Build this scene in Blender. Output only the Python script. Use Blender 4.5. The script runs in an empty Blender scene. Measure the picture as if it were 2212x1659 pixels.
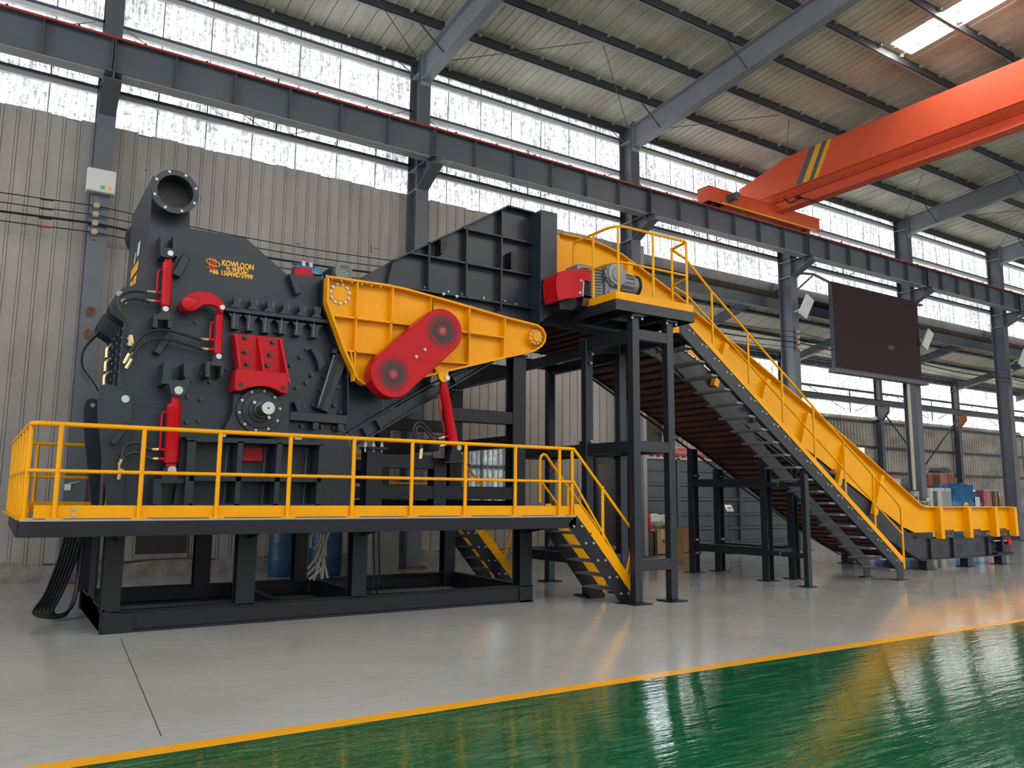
import bpy, bmesh, math, random
from mathutils import Vector, Matrix
random.seed(7)
S = bpy.context.scene
COL = S.collection

# ------------------------------------------------------------------ camera, world, exposure
cam_d = bpy.data.cameras.new('camera'); cam = bpy.data.objects.new('camera', cam_d); COL.objects.link(cam)
cam_d.sensor_width = 36.0; cam_d.lens = 36.0 * 1730.75 / 2212.0; cam_d.clip_end = 400
def look(yaw, pitch, roll):
    f = Vector((math.sin(yaw) * math.cos(pitch), math.cos(yaw) * math.cos(pitch), math.sin(pitch)))
    r = Vector((math.cos(yaw), -math.sin(yaw), 0)); u = r.cross(f)
    c, s = math.cos(roll), math.sin(roll)
    r2 = c * r - s * u; u2 = s * r + c * u
    return Matrix(((r2.x, u2.x, -f.x), (r2.y, u2.y, -f.y), (r2.z, u2.z, -f.z)))
cam.matrix_world = Matrix.Translation((0, 0, 1.5)) @ look(*[math.radians(a) for a in (32.7387629, 7.98024808, -0.48227953)]).to_4x4()
S.camera = cam
W = bpy.data.worlds.new('sky'); S.world = W; W.use_nodes = True
W.node_tree.nodes['Background'].inputs[0].default_value = (0.86, 0.93, 1.0, 1)
W.node_tree.nodes['Background'].inputs[1].default_value = 2.0
S.view_settings.view_transform = 'Standard'; S.view_settings.look = 'None'
S.view_settings.gamma = 1; S.view_settings.use_curve_mapping = False
S.view_settings.exposure = 1.0
WIN = 2.0        # radiance of the daylit translucent sheets
SKY = 46.0       # sun-bleached roof lights
SIDE = 1.9       # added front fill, glowing sheet on the unseen long side
S.cycles.max_bounces = 6; S.cycles.diffuse_bounces = 4; S.cycles.glossy_bounces = 3
S.cycles.caustics_reflective = False; S.cycles.caustics_refractive = False

# ------------------------------------------------------------------ materials
MATS = {}
def mat(name, col, rough=0.5, metal=0.0, var=0.0, vscale=3.0, stretch=(1, 1, 1), col2=None, bump=0.0, bscale=40, spec=0.5, rvar=0.0, emit=0):
    m = bpy.data.materials.new(name); m.use_nodes = True; MATS[name] = m
    nt = m.node_tree; b = nt.nodes['Principled BSDF']
    b.inputs['Base Color'].default_value = (*col, 1); b.inputs['Roughness'].default_value = rough
    b.inputs['Metallic'].default_value = metal; b.inputs['Specular IOR Level'].default_value = spec
    if var or col2 or bump or rvar:
        tc = nt.nodes.new('ShaderNodeNewGeometry'); mp = nt.nodes.new('ShaderNodeMapping')
        mp.inputs['Scale'].default_value = stretch; nt.links.new(tc.outputs['Position'], mp.inputs[0])
        n = nt.nodes.new('ShaderNodeTexNoise'); n.inputs['Scale'].default_value = vscale
        n.inputs['Detail'].default_value = 5; n.inputs['Roughness'].default_value = 0.6
        nt.links.new(mp.outputs[0], n.inputs['Vector'])
        if var or col2:
            r = nt.nodes.new('ShaderNodeValToRGB'); r.color_ramp.elements[0].position = 0.35; r.color_ramp.elements[1].position = 0.68
            c2 = col2 or tuple(c * (1 - var) for c in col)
            r.color_ramp.elements[0].color = (*c2, 1); r.color_ramp.elements[1].color = (*col, 1)
            nt.links.new(n.outputs['Fac'], r.inputs[0]); nt.links.new(r.outputs[0], b.inputs['Base Color'])
        if rvar:
            mr = nt.nodes.new('ShaderNodeMapRange'); mr.inputs[3].default_value = rough - rvar; mr.inputs[4].default_value = rough + rvar
            nt.links.new(n.outputs['Fac'], mr.inputs[0]); nt.links.new(mr.outputs[0], b.inputs['Roughness'])
        if bump:
            n2 = nt.nodes.new('ShaderNodeTexNoise'); n2.inputs['Scale'].default_value = bscale; n2.inputs['Detail'].default_value = 3
            nt.links.new(mp.outputs[0], n2.inputs['Vector'])
            bp = nt.nodes.new('ShaderNodeBump'); bp.inputs['Strength'].default_value = bump; bp.inputs['Distance'].default_value = 0.02
            nt.links.new(n2.outputs['Fac'], bp.inputs['Height']); nt.links.new(bp.outputs[0], b.inputs['Normal'])
    return m
mat('dark_paint', (0.018, 0.026, 0.039), 0.34, var=0.14, vscale=2.2, spec=0.35, bump=0.03, bscale=9)
mat('frame_paint', (0.009, 0.010, 0.016), 0.42, spec=0.3, var=0.15, vscale=2.5)
mat('tower_paint', (0.015, 0.019, 0.027), 0.36, spec=0.4, var=0.15, vscale=2.5)
mat('black_rubber', (0.012, 0.012, 0.013), 0.4)
mat('black_bolt', (0.018, 0.019, 0.021), 0.35)
mat('yellow_paint', (0.86, 0.37, 0.0), 0.34, spec=0.2, var=0.07, vscale=1.8)
mat('red_paint', (0.50, 0.006, 0.014), 0.28, spec=0.17, var=0.07, vscale=2)
mat('crane_paint', (0.74, 0.11, 0.048), 0.42, spec=0.3, var=0.12, vscale=0.9)
mat('zinc', (0.42, 0.43, 0.44), 0.4, metal=0.6)
mat('bright_steel', (0.45, 0.45, 0.44), 0.35, metal=0.8, var=0.1, vscale=20)
mat('dark_steel', (0.11, 0.115, 0.12), 0.35, metal=0.75, var=0.2, vscale=8)
mat('brass', (0.78, 0.62, 0.33), 0.3, metal=0.8)
mat('weld_bead', (0.17, 0.18, 0.19), 0.35, metal=0.4, var=0.6, vscale=60)
mat('tread_steel', (0.20, 0.20, 0.21), 0.5, metal=0.3, var=0.3, vscale=25)
mat('deck_grey', (0.36, 0.35, 0.35), 0.5, var=0.15, vscale=6)
mat('column_paint', (0.105, 0.118, 0.145), 0.42, var=0.16, vscale=1.6)
mat('purlin_paint', (0.052, 0.055, 0.066), 0.45, var=0.2, vscale=2)
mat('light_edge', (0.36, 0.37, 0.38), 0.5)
mat('rail_red', (0.50, 0.035, 0.02), 0.5, var=0.3, vscale=4)
mat('wall_sheet', (0.375, 0.34, 0.322), 0.5, col2=(0.285, 0.256, 0.24), vscale=1.1, stretch=(1.5, 1, 0.6))
mat('wall_seam', (0.07, 0.055, 0.045), 0.7)
mat('far_sheet', (0.62, 0.575, 0.52), 0.6, col2=(0.36, 0.32, 0.275), vscale=1.2, stretch=(0.6, 1, 1.6))
mat('concrete', (0.30, 0.28, 0.25), 0.75, col2=(0.17, 0.155, 0.135), vscale=5, bump=0.4, bscale=30)
mat('roof_sheet', (0.80, 0.785, 0.685), 0.55, col2=(0.52, 0.465, 0.375), vscale=0.55, stretch=(1.2, 0.8, 1))
mat('bay_roof', (0.84, 0.81, 0.67), 0.55, col2=(0.64, 0.60, 0.48), vscale=0.8)
mat('roof_seam', (0.06, 0.05, 0.045), 0.7)
mat('motor_grey', (0.23, 0.245, 0.255), 0.38, metal=0.2, var=0.15, vscale=5)
mat('motor_green', (0.12, 0.15, 0.15), 0.4, metal=0.2, var=0.2, vscale=5)
mat('pan_brown', (0.13, 0.033, 0.024), 0.45, col2=(0.06, 0.020, 0.016), vscale=2.5)
mat('screen_face', (0.036, 0.015, 0.017), 0.6, spec=0.2, var=0.15, vscale=1.5)
mat('white_box', (0.62, 0.63, 0.60), 0.45)
mat('insulator', (0.42, 0.31, 0.22), 0.4)
mat('cardboard', (0.46, 0.27, 0.13), 0.8, var=0.2, vscale=3)
mat('plastic_wrap', (0.52, 0.50, 0.45), 0.22, var=0.25, vscale=5, bump=1.0, bscale=9)
mat('blue_wrap', (0.012, 0.17, 0.42), 0.2, var=0.35, vscale=4, bump=0.8, bscale=7)
mat('blue_drum', (0.010, 0.060, 0.15), 0.45, var=0.25, vscale=4)
mat('container_blue', (0.05, 0.062, 0.076), 0.35, var=0.25, vscale=1.5)
mat('white_print', (0.75, 0.75, 0.73), 0.5)
mat('green_print', (0.10, 0.45, 0.12), 0.5)
mat('ink', (0.02, 0.02, 0.02), 0.6)
mat('letter_yellow', (0.85, 0.42, 0.02), 0.45)
mat('letter_red', (0.55, 0.03, 0.02), 0.45)
mat('letter_white', (0.6, 0.65, 0.7), 0.5)
mat('door_dark', (0.035, 0.034, 0.033), 0.45)
mat('hose_beige', (0.52, 0.47, 0.38), 0.6)
mat('yellow_line', (0.92, 0.40, 0.01), 0.22, var=0.06, vscale=4)
mat('cable_black', (0.012, 0.012, 0.012), 0.5)
mat('rust', (0.20, 0.085, 0.04), 0.8, var=0.5, vscale=12)
mat('gutter_brown', (0.10, 0.082, 0.072), 0.6, var=0.4, vscale=3)
mat('rafter_paint', (0.26, 0.28, 0.32), 0.42, var=0.14, vscale=1.6)
mat('flange_pale', (0.26, 0.27, 0.29), 0.5)
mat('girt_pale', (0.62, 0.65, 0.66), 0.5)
mat('grey_duct', (0.25, 0.25, 0.24), 0.45)
mat('orange_crate', (0.42, 0.13, 0.06), 0.7, var=0.3, vscale=5)
mat('pink_wrap', (0.55, 0.12, 0.13), 0.35, var=0.3, vscale=6)
mat('crane_grey', (0.10, 0.105, 0.12), 0.5)

def nodes(name):
    m = bpy.data.materials.new(name); m.use_nodes = True; MATS[name] = m
    return m, m.node_tree, m.node_tree.nodes, m.node_tree.links
def translucent(name, tint, strength, streak=(9, 9, 0.6), lo=0.22):
    # a daylit fibreglass sheet: it glows with the sky behind it, dirt streaks and stray cracks hold the light back
    m, nt, N, L = nodes(name); b = N['Principled BSDF']
    g = N.new('ShaderNodeNewGeometry'); mp = N.new('ShaderNodeMapping'); mp.inputs['Scale'].default_value = streak
    L.new(g.outputs['Position'], mp.inputs[0])
    n1 = N.new('ShaderNodeTexNoise'); n1.inputs['Scale'].default_value = 2.6; n1.inputs['Detail'].default_value = 8; n1.inputs['Roughness'].default_value = 0.75
    L.new(mp.outputs[0], n1.inputs['Vector'])
    r1 = N.new('ShaderNodeValToRGB'); r1.color_ramp.elements[0].position = 0.44; r1.color_ramp.elements[1].position = 0.62
    r1.color_ramp.elements[0].color = (lo, lo, lo * 1.03, 1); r1.color_ramp.elements[1].color = (1, 1, 1, 1)
    L.new(n1.outputs['Fac'], r1.inputs[0])
    n2 = N.new('ShaderNodeTexNoise'); n2.inputs['Scale'].default_value = 9; n2.inputs['Detail'].default_value = 6; n2.inputs['Roughness'].default_value = 0.8
    L.new(g.outputs['Position'], n2.inputs['Vector'])
    r2 = N.new('ShaderNodeValToRGB'); r2.color_ramp.elements[0].position = 0.40; r2.color_ramp.elements[1].position = 0.57
    r2.color_ramp.elements[0].color = (lo, lo, lo * 1.03, 1); r2.color_ramp.elements[1].color = (1, 1, 1, 1)
    L.new(n2.outputs['Fac'], r2.inputs[0])
    n3 = N.new('ShaderNodeTexNoise'); n3.inputs['Scale'].default_value = 0.9; n3.inputs['Detail'].default_value = 3
    L.new(g.outputs['Position'], n3.inputs['Vector'])
    r3 = N.new('ShaderNodeValToRGB'); r3.color_ramp.elements[0].position = 0.30; r3.color_ramp.elements[1].position = 0.62
    r3.color_ramp.elements[0].color = (0.55, 0.55, 0.56, 1); r3.color_ramp.elements[1].color = (1, 1, 1, 1)
    L.new(n3.outputs['Fac'], r3.inputs[0])
    x1 = N.new('ShaderNodeMix'); x1.data_type = 'RGBA'; x1.blend_type = 'MULTIPLY'; x1.inputs[0].default_value = 1
    L.new(r1.outputs[0], x1.inputs[6]); L.new(r2.outputs[0], x1.inputs[7])
    x2 = N.new('ShaderNodeMix'); x2.data_type = 'RGBA'; x2.blend_type = 'MULTIPLY'; x2.inputs[0].default_value = 1
    L.new(x1.outputs[2], x2.inputs[6]); L.new(r3.outputs[0], x2.inputs[7])
    x3 = N.new('ShaderNodeMix'); x3.data_type = 'RGBA'; x3.blend_type = 'MULTIPLY'; x3.inputs[0].default_value = 1
    L.new(x2.outputs[2], x3.inputs[6]); x3.inputs[7].default_value = (*tint, 1)
    b.inputs['Base Color'].default_value = (0.5, 0.5, 0.48, 1); b.inputs['Roughness'].default_value = 0.5
    L.new(x3.outputs[2], b.inputs['Emission Color']); b.inputs['Emission Strength'].default_value = strength
    return m
translucent('daylit_sheet', (0.97, 0.985, 1.0), WIN)
translucent('side_fill', (0.95, 0.98, 1.0), SIDE)
translucent('glass_day', (0.72, 0.86, 0.92), 0.42, streak=(3, 3, 1.2), lo=0.3)
translucent('end_daylit', (0.95, 0.98, 1.0), WIN * 2.2)
translucent('far_daylit', (1.0, 0.97, 0.91), WIN * 1.9, streak=(7, 7, 0.5), lo=0.16)
translucent('skylight_sheet', (1.0, 0.975, 0.90), SKY, streak=(7, 0.7, 7), lo=0.010)

def lamp_glow():
    m, nt, N, L = nodes('lamp_glow'); b = N['Principled BSDF']
    b.inputs['Emission Color'].default_value = (0.95, 0.98, 1, 1); b.inputs['Emission Strength'].default_value = 25
lamp_glow()
def floor_grey():
    m, nt, N, L = nodes('floor_grey'); b = N['Principled BSDF']
    g = N.new('ShaderNodeNewGeometry')
    n = N.new('ShaderNodeTexNoise'); n.inputs['Scale'].default_value = 0.6; n.inputs['Detail'].default_value = 8; n.inputs['Roughness'].default_value = 0.6
    L.new(g.outputs['Position'], n.inputs['Vector'])
    r = N.new('ShaderNodeValToRGB'); r.color_ramp.elements[0].position = 0.3; r.color_ramp.elements[1].position = 0.7
    r.color_ramp.elements[0].color = (0.42, 0.415, 0.405, 1); r.color_ramp.elements[1].color = (0.52, 0.515, 0.505, 1)
    L.new(n.outputs['Fac'], r.inputs[0])
    mp = N.new('ShaderNodeMapping'); mp.inputs['Scale'].default_value = (1.3, 9, 1); mp.inputs['Rotation'].default_value = (0, 0, 0.25); L.new(g.outputs['Position'], mp.inputs[0])
    n2 = N.new('ShaderNodeTexNoise'); n2.inputs['Scale'].default_value = 3; n2.inputs['Detail'].default_value = 6; n2.inputs['Roughness'].default_value = 0.7
    L.new(mp.outputs[0], n2.inputs['Vector'])
    r2 = N.new('ShaderNodeValToRGB'); r2.color_ramp.elements[0].position = 0.36; r2.color_ramp.elements[1].position = 0.6
    r2.color_ramp.elements[0].color = (0.86, 0.86, 0.86, 1); r2.color_ramp.elements[1].color = (1, 1, 1, 1)
    L.new(n2.outputs['Fac'], r2.inputs[0])
    x = N.new('ShaderNodeMix'); x.data_type = 'RGBA'; x.blend_type = 'MULTIPLY'; x.inputs[0].default_value = 1
    L.new(r.outputs[0], x.inputs[6]); L.new(r2.outputs[0], x.inputs[7]); L.new(x.outputs[2], b.inputs['Base Color'])
    mr = N.new('ShaderNodeMapRange'); mr.inputs[3].default_value = 0.05; mr.inputs[4].default_value = 0.13; L.new(n.outputs['Fac'], mr.inputs[0]); L.new(mr.outputs[0], b.inputs['Roughness'])
    bp = N.new('ShaderNodeBump'); bp.inputs['Strength'].default_value = 0.05; bp.inputs['Distance'].default_value = 0.01
    L.new(n2.outputs['Fac'], bp.inputs['Height']); L.new(bp.outputs[0], b.inputs['Normal'])
floor_grey()
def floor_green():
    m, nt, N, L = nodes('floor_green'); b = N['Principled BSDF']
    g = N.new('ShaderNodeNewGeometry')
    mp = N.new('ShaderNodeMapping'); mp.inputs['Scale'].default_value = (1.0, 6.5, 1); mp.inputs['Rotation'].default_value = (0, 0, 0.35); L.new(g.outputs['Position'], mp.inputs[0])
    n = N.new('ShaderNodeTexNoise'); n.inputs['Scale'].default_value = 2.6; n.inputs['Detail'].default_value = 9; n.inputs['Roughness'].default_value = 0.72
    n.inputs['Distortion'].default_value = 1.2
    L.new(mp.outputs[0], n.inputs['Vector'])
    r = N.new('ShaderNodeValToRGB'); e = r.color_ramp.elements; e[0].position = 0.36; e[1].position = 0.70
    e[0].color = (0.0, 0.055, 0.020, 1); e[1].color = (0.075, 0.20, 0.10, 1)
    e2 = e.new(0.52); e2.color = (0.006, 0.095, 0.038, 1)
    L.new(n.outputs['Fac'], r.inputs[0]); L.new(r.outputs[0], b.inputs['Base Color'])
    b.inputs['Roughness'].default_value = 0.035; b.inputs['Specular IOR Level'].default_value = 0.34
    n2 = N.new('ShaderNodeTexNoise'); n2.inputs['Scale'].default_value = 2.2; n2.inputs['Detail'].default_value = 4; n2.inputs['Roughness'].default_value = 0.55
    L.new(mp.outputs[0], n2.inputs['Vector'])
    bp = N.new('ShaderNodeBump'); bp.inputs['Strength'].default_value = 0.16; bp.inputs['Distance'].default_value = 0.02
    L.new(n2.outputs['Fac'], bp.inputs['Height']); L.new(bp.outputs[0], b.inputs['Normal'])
floor_green()

# ------------------------------------------------------------------ mesh helpers
class MB:
    def __init__(s): s.v = []; s.f = []
    def add(s, vs, fs):
        n = len(s.v); s.v += [tuple(map(float, v)) for v in vs]; s.f += [tuple(i + n for i in f) for f in fs]; return s
    def box(s, x0, x1, y0, y1, z0, z1):
        return s.add([(x, y, z) for x in (x0, x1) for y in (y0, y1) for z in (z0, z1)],
                     [(0, 1, 3, 2), (4, 6, 7, 5), (0, 4, 5, 1), (2, 3, 7, 6), (0, 2, 6, 4), (1, 5, 7, 3)])
    def prism(s, poly, a0, a1, axis='y'):
        # poly: 2D outline in the two remaining axes (x,z for y; y,z for x; x,y for z), pushed from a0 to a1
        n = len(poly)
        def P(p, a): return (p[0], a, p[1]) if axis == 'y' else (a, p[0], p[1]) if axis == 'x' else (p[0], p[1], a)
        A = sum(poly[i][0] * poly[(i + 1) % n][1] - poly[(i + 1) % n][0] * poly[i][1] for i in range(n))
        if (A < 0) != (axis == 'y'): poly = poly[::-1]
        if a0 > a1: a0, a1 = a1, a0
        vs = [P(p, a0) for p in poly] + [P(p, a1) for p in poly]
        fs = [tuple(range(n))[::-1], tuple(range(n, 2 * n))] + [(i, (i + 1) % n, n + (i + 1) % n, n + i) for i in range(n)]
        return s.add(vs, fs)
    def bar(s, p, q, w, h, up=(0, 0, 1)):
        # rectangular bar from p to q, w across and h along "up"
        p, q = Vector(p), Vector(q); d = (q - p).normalized(); u = Vector(up)
        if abs(d.dot(u)) > 0.999: u = Vector((0, 1, 0))
        a = d.cross(u).normalized(); b = a.cross(d).normalized()
        vs = [e + a * i * w / 2 + b * j * h / 2 for e in (p, q) for i, j in ((-1, -1), (1, -1), (1, 1), (-1, 1))]
        return s.add(vs, [(3, 2, 1, 0), (4, 5, 6, 7), (0, 1, 5, 4), (1, 2, 6, 5), (2, 3, 7, 6), (3, 0, 4, 7)])
    def ibeam(s, p, q, w, h, tf, tw, up=(0, 0, 1)):
        p, q = Vector(p), Vector(q); u = Vector(up); o = u * (h / 2 - tf / 2)
        s.bar(p + o, q + o, w, tf, up); s.bar(p - o, q - o, w, tf, up); return s.bar(p, q, tw, h - tf * 1.9, up)
    def tube(s, pts, r, n=8, closed=False, cap=True):
        pts = [Vector(p) for p in pts]; m = len(pts); rings = []
        t0 = (pts[1] - pts[0]).normalized(); ref = Vector((0, 0, 1)) if abs(t0.z) < 0.9 else Vector((1, 0, 0))
        a = t0.cross(ref).normalized()
        for i, p in enumerate(pts):
            if closed: t = (pts[(i + 1) % m] - pts[i - 1]).normalized()
            else: t = ((pts[min(i + 1, m - 1)] - p).normalized() + (p - pts[max(i - 1, 0)]).normalized()).normalized()
            a = (a - t * a.dot(t)).normalized(); b = t.cross(a)
            rr = r[i] if isinstance(r, (list, tuple)) else r
            k = 1.0
            if 0 < i < m - 1 or closed:
                t1 = (p - pts[i - 1]).normalized(); k = 1 / max(0.5, t1.dot(t))
            rings.append([p + (a * math.cos(x) + b * math.sin(x)) * rr * (k if rr else 1) for x in [2 * math.pi * j / n for j in range(n)]])
        vs = [v for R in rings for v in R]; fs = []
        for i in range(m if closed else m - 1):
            k = (i + 1) % m
            fs += [(i * n + j, i * n + (j + 1) % n, k * n + (j + 1) % n, k * n + j) for j in range(n)]
        if cap and not closed: fs += [tuple(range(n))[::-1], tuple((m - 1) * n + j for j in range(n))]
        return s.add(vs, fs)
    def cyl(s, p, q, r, n=20, r2=None):
        p, q = Vector(p), Vector(q); t = (q - p).normalized()
        a = t.cross(Vector((0, 0, 1)) if abs(t.z) < 0.9 else Vector((1, 0, 0))).normalized(); b = t.cross(a); r2 = r if r2 is None else r2
        A = [2 * math.pi * j / n for j in range(n)]
        vs = [p + (a * math.cos(x) + b * math.sin(x)) * r for x in A] + [q + (a * math.cos(x) + b * math.sin(x)) * r2 for x in A]
        return s.add(vs, [tuple(range(n))[::-1], tuple(range(n, 2 * n))] + [(j, (j + 1) % n, n + (j + 1) % n, n + j) for j in range(n)])
    def ring(s, p, q, ro, ri, n=32):
        # hollow cylinder from p to q
        p, q = Vector(p), Vector(q); t = (q - p).normalized()
        a = t.cross(Vector((0, 0, 1)) if abs(t.z) < 0.9 else Vector((1, 0, 0))).normalized(); b = t.cross(a)
        A = [2 * math.pi * j / n for j in range(n)]
        vs = [e + (a * math.cos(x) + b * math.sin(x)) * r for e, r in ((p, ro), (q, ro), (q, ri), (p, ri)) for x in A]
        fs = []
        for k in range(4):
            k2 = (k + 1) % 4
            fs += [(k * n + j, k * n + (j + 1) % n, k2 * n + (j + 1) % n, k2 * n + j) for j in range(n)]
        return s.add(vs, fs)
    def lathe(s, c, axis, prof, n=28):
        # prof: (distance along axis, radius)
        c = Vector(c); t = Vector(axis).normalized()
        a = t.cross(Vector((0, 0, 1)) if abs(t.z) < 0.9 else Vector((1, 0, 0))).normalized(); b = t.cross(a)
        A = [2 * math.pi * j / n for j in range(n)]; m = len(prof)
        vs = [c + t * d + (a * math.cos(x) + b * math.sin(x)) * r for d, r in prof for x in A]
        fs = [(i * n + j, i * n + (j + 1) % n, (i + 1) * n + (j + 1) % n, (i + 1) * n + j) for i in range(m - 1) for j in range(n)]
        fs += [tuple(range(n))[::-1], tuple((m - 1) * n + j for j in range(n))]
        return s.add(vs, fs)

def mesh_of(name, mb, m, org=(0, 0, 0), smooth=False, fix=True):
    me = bpy.data.meshes.new(name); o = Vector(org)
    me.from_pydata([tuple(Vector(v) - o) for v in mb.v], [], mb.f)
    if fix:
        bm = bmesh.new(); bm.from_mesh(me); bmesh.ops.recalc_face_normals(bm, faces=bm.faces); bm.to_mesh(me); bm.free()
    if smooth:
        me.polygons.foreach_set('use_smooth', [True] * len(me.polygons)); me.set_sharp_from_angle(angle=math.radians(38))
    me.materials.append(MATS[m]); me.update()
    return me
def world_loc(o):
    p = Vector((0, 0, 0))
    while o is not None: p += o.location; o = o.parent
    return p
def obj(name, mb, m, parent=None, smooth=False, bevel=0, kind=None, label=None):
    org = world_loc(parent) if parent is not None else Vector((0, 0, 0))
    o = bpy.data.objects.new(name, mesh_of(name, mb, m, org, smooth)); COL.objects.link(o)
    if parent is not None: o.parent = parent
    if bevel:
        b = o.modifiers.new('edge', 'BEVEL'); b.width = bevel; b.segments = 1; b.limit_method = 'ANGLE'; b.angle_limit = 0.6
    if kind: o['kind'] = kind
    if label: o['label'] = label
    return o
def inst(name, me, loc, parent=None, rot=None, scale=None):
    o = bpy.data.objects.new(name, me); COL.objects.link(o); o.location = Vector(loc) - (world_loc(parent) if parent is not None else Vector((0, 0, 0)))
    if rot: o.rotation_euler = rot
    if scale: o.scale = scale
    if parent is not None: o.parent = parent
    return o
def thing(name, label, cat, loc=(0, 0, 0), group=None):
    o = bpy.data.objects.new(name, None); COL.objects.link(o); o.location = loc; o.empty_display_size = 0.2
    o['label'] = label; o['category'] = cat
    if group: o['group'] = group
    return o
def tag(o, label, cat, group=None):
    o['label'] = label; o['category'] = cat
    if group: o['group'] = group
    return o
def text(name, body, m, loc, size, parent, rot=(math.pi / 2, 0, 0), bold=0.0, align='LEFT', sx=1.0):
    # raised lettering, turned into a mesh
    c = bpy.data.curves.new(name, 'FONT'); c.body = body; c.size = size; c.extrude = 0.002; c.offset = bold; c.align_x = align; c.resolution_u = 3
    t = bpy.data.objects.new(name, c); COL.objects.link(t); bpy.context.view_layer.update()
    me = bpy.data.meshes.new_from_object(t.evaluated_get(bpy.context.evaluated_depsgraph_get()))
    bpy.data.objects.remove(t); me.materials.clear(); me.materials.append(MATS[m])
    o = bpy.data.objects.new(name, me); COL.objects.link(o)
    o.location = Vector(loc) - world_loc(parent); o.rotation_euler = rot; o.scale = (sx, 1, 1); o.parent = parent
    return o
def arc(c, r, a0, a1, n): return [(c[0] + r * math.cos(a0 + (a1 - a0) * i / n), c[1] + r * math.sin(a0 + (a1 - a0) * i / n)) for i in range(n + 1)]
def spline(pts, n=6):
    # Catmull-Rom through the points
    P = [Vector(p) for p in pts]; P = [2 * P[0] - P[1]] + P + [2 * P[-1] - P[-2]]; out = []
    for i in range(1, len(P) - 2):
        for k in range(n):
            t = k / n; a, b, c, d = P[i - 1], P[i], P[i + 1], P[i + 2]
            out.append(0.5 * (2 * b + (c - a) * t + (2 * a - 5 * b + 4 * c - d) * t * t + (3 * b - a - 3 * c + d) * t ** 3))
    return out + [P[-2]]
def hexbolt(r, h, m, axis='y'):
    d = (0, -1, 0) if axis == 'y' else (0, 0, 1)
    mb = MB().cyl((0, 0, 0), Vector(d) * h * 0.22, r * 1.25, 10).cyl(Vector(d) * h * 0.22, Vector(d) * h, r, 6)
    return mesh_of('bolt', mb, m)
B_BLACK = hexbolt(0.026, 0.045, 'black_bolt'); B_BLACK_S = hexbolt(0.02, 0.035, 'black_bolt')
B_ZINC = hexbolt(0.0145, 0.02, 'zinc'); B_ZINC_B = hexbolt(0.0185, 0.024, 'zinc'); B_ZINC_S = hexbolt(0.012, 0.014, 'zinc')
def bolts(me, pts, parent, y=None, name='bolt'):
    for p in pts: inst(name, me, p if y is None else (p[0], y, p[1]), parent)

# ------------------------------------------------------------------ hall shell
XC = [-5.15, 1.2, 7.52, 13.8, 20.2, 26.6, 32.95, 39.3, 45.7]
YW = 15.95
RZ = lambda y: 13.133 - 0.097 * y if y > 2 else 12.939 - 0.097 * (2 - y)
fl = obj('floor', MB().box(-14, 75, 5.37, 40, -0.3, 0), 'floor_grey', kind='structure')
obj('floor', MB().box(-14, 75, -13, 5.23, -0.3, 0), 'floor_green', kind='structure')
obj('trim_1', MB().box(-14, 75, 5.23, 5.37, -0.3, 0.0015), 'yellow_line', kind='structure')
# fine saw cut across the grey floor and a pale marking line under the conveyor
obj('joint', MB().prism([(1.015, 5.6), (1.022, 5.6), (1.26, 9.4), (1.253, 9.4)], 0.0, 0.0015, 'z'), 'wall_seam', fl)
obj('marking', MB().prism([(11.0, 13.3), (22.0, 11.75), (22.0, 11.80), (11.0, 13.36)], 0.0, 0.002, 'z'), 'light_edge', fl)

wb = obj('wall_back', MB().box(-14, 14.1, YW + 0.035, YW + 0.07, 0, 8.25), 'wall_seam', kind='structure')
prof = [(0, 0), (0.183, 0), (0.183, 0.014), (0.193, 0.014), (0.193, -0.012), (0.228, -0.012), (0.228, 0.014), (0.238, 0.014), (0.238, 0.034), (0, 0.034)]
pan = [mesh_of('wall_panel', MB().prism(prof, 0, 7.95 + d, 'z'), 'wall_sheet') for d in (0, 0.008, 0.015)]
k = 0
x = -1.78
while x < 13.8:
    inst('wall_panel', pan[k % 3], (x, YW, 0.30 if (k * 7) % 5 else 0.26), wb); k += 1; x += 0.238
pl = MB()
for i in range(36):
    xa = -2.5 + i * 0.46; h = 0.30 + 0.05 * math.sin(i * 2.3)
    pl.prism([(xa, 0), (xa + 0.46, 0), (xa + 0.46, 0.30 + 0.05 * math.sin((i + 1) * 2.3)), (xa, h)], YW - 0.10, YW + 0.03)
obj('concrete_plinth', pl, 'concrete', wb)
obj('jamb', MB().box(13.95, 14.25, YW - 0.3, YW + 0.1, 0, 8.2), 'wall_sheet', wb)
# black drips and scuffs on the sheets
for (px, pz, w, h) in ((2.95, 7.22, 0.05, 0.02), (4.9, 6.65, 0.09, 0.02), (6.55, 6.75, 0.02, 0.16), (1.95, 7.55, 0.07, 0.02), (6.62, 6.86, 0.10, 0.015)):
    obj('scuff', MB().box(px, px + w, YW - 0.004, YW, pz, pz + h), 'wall_seam', wb)

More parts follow.
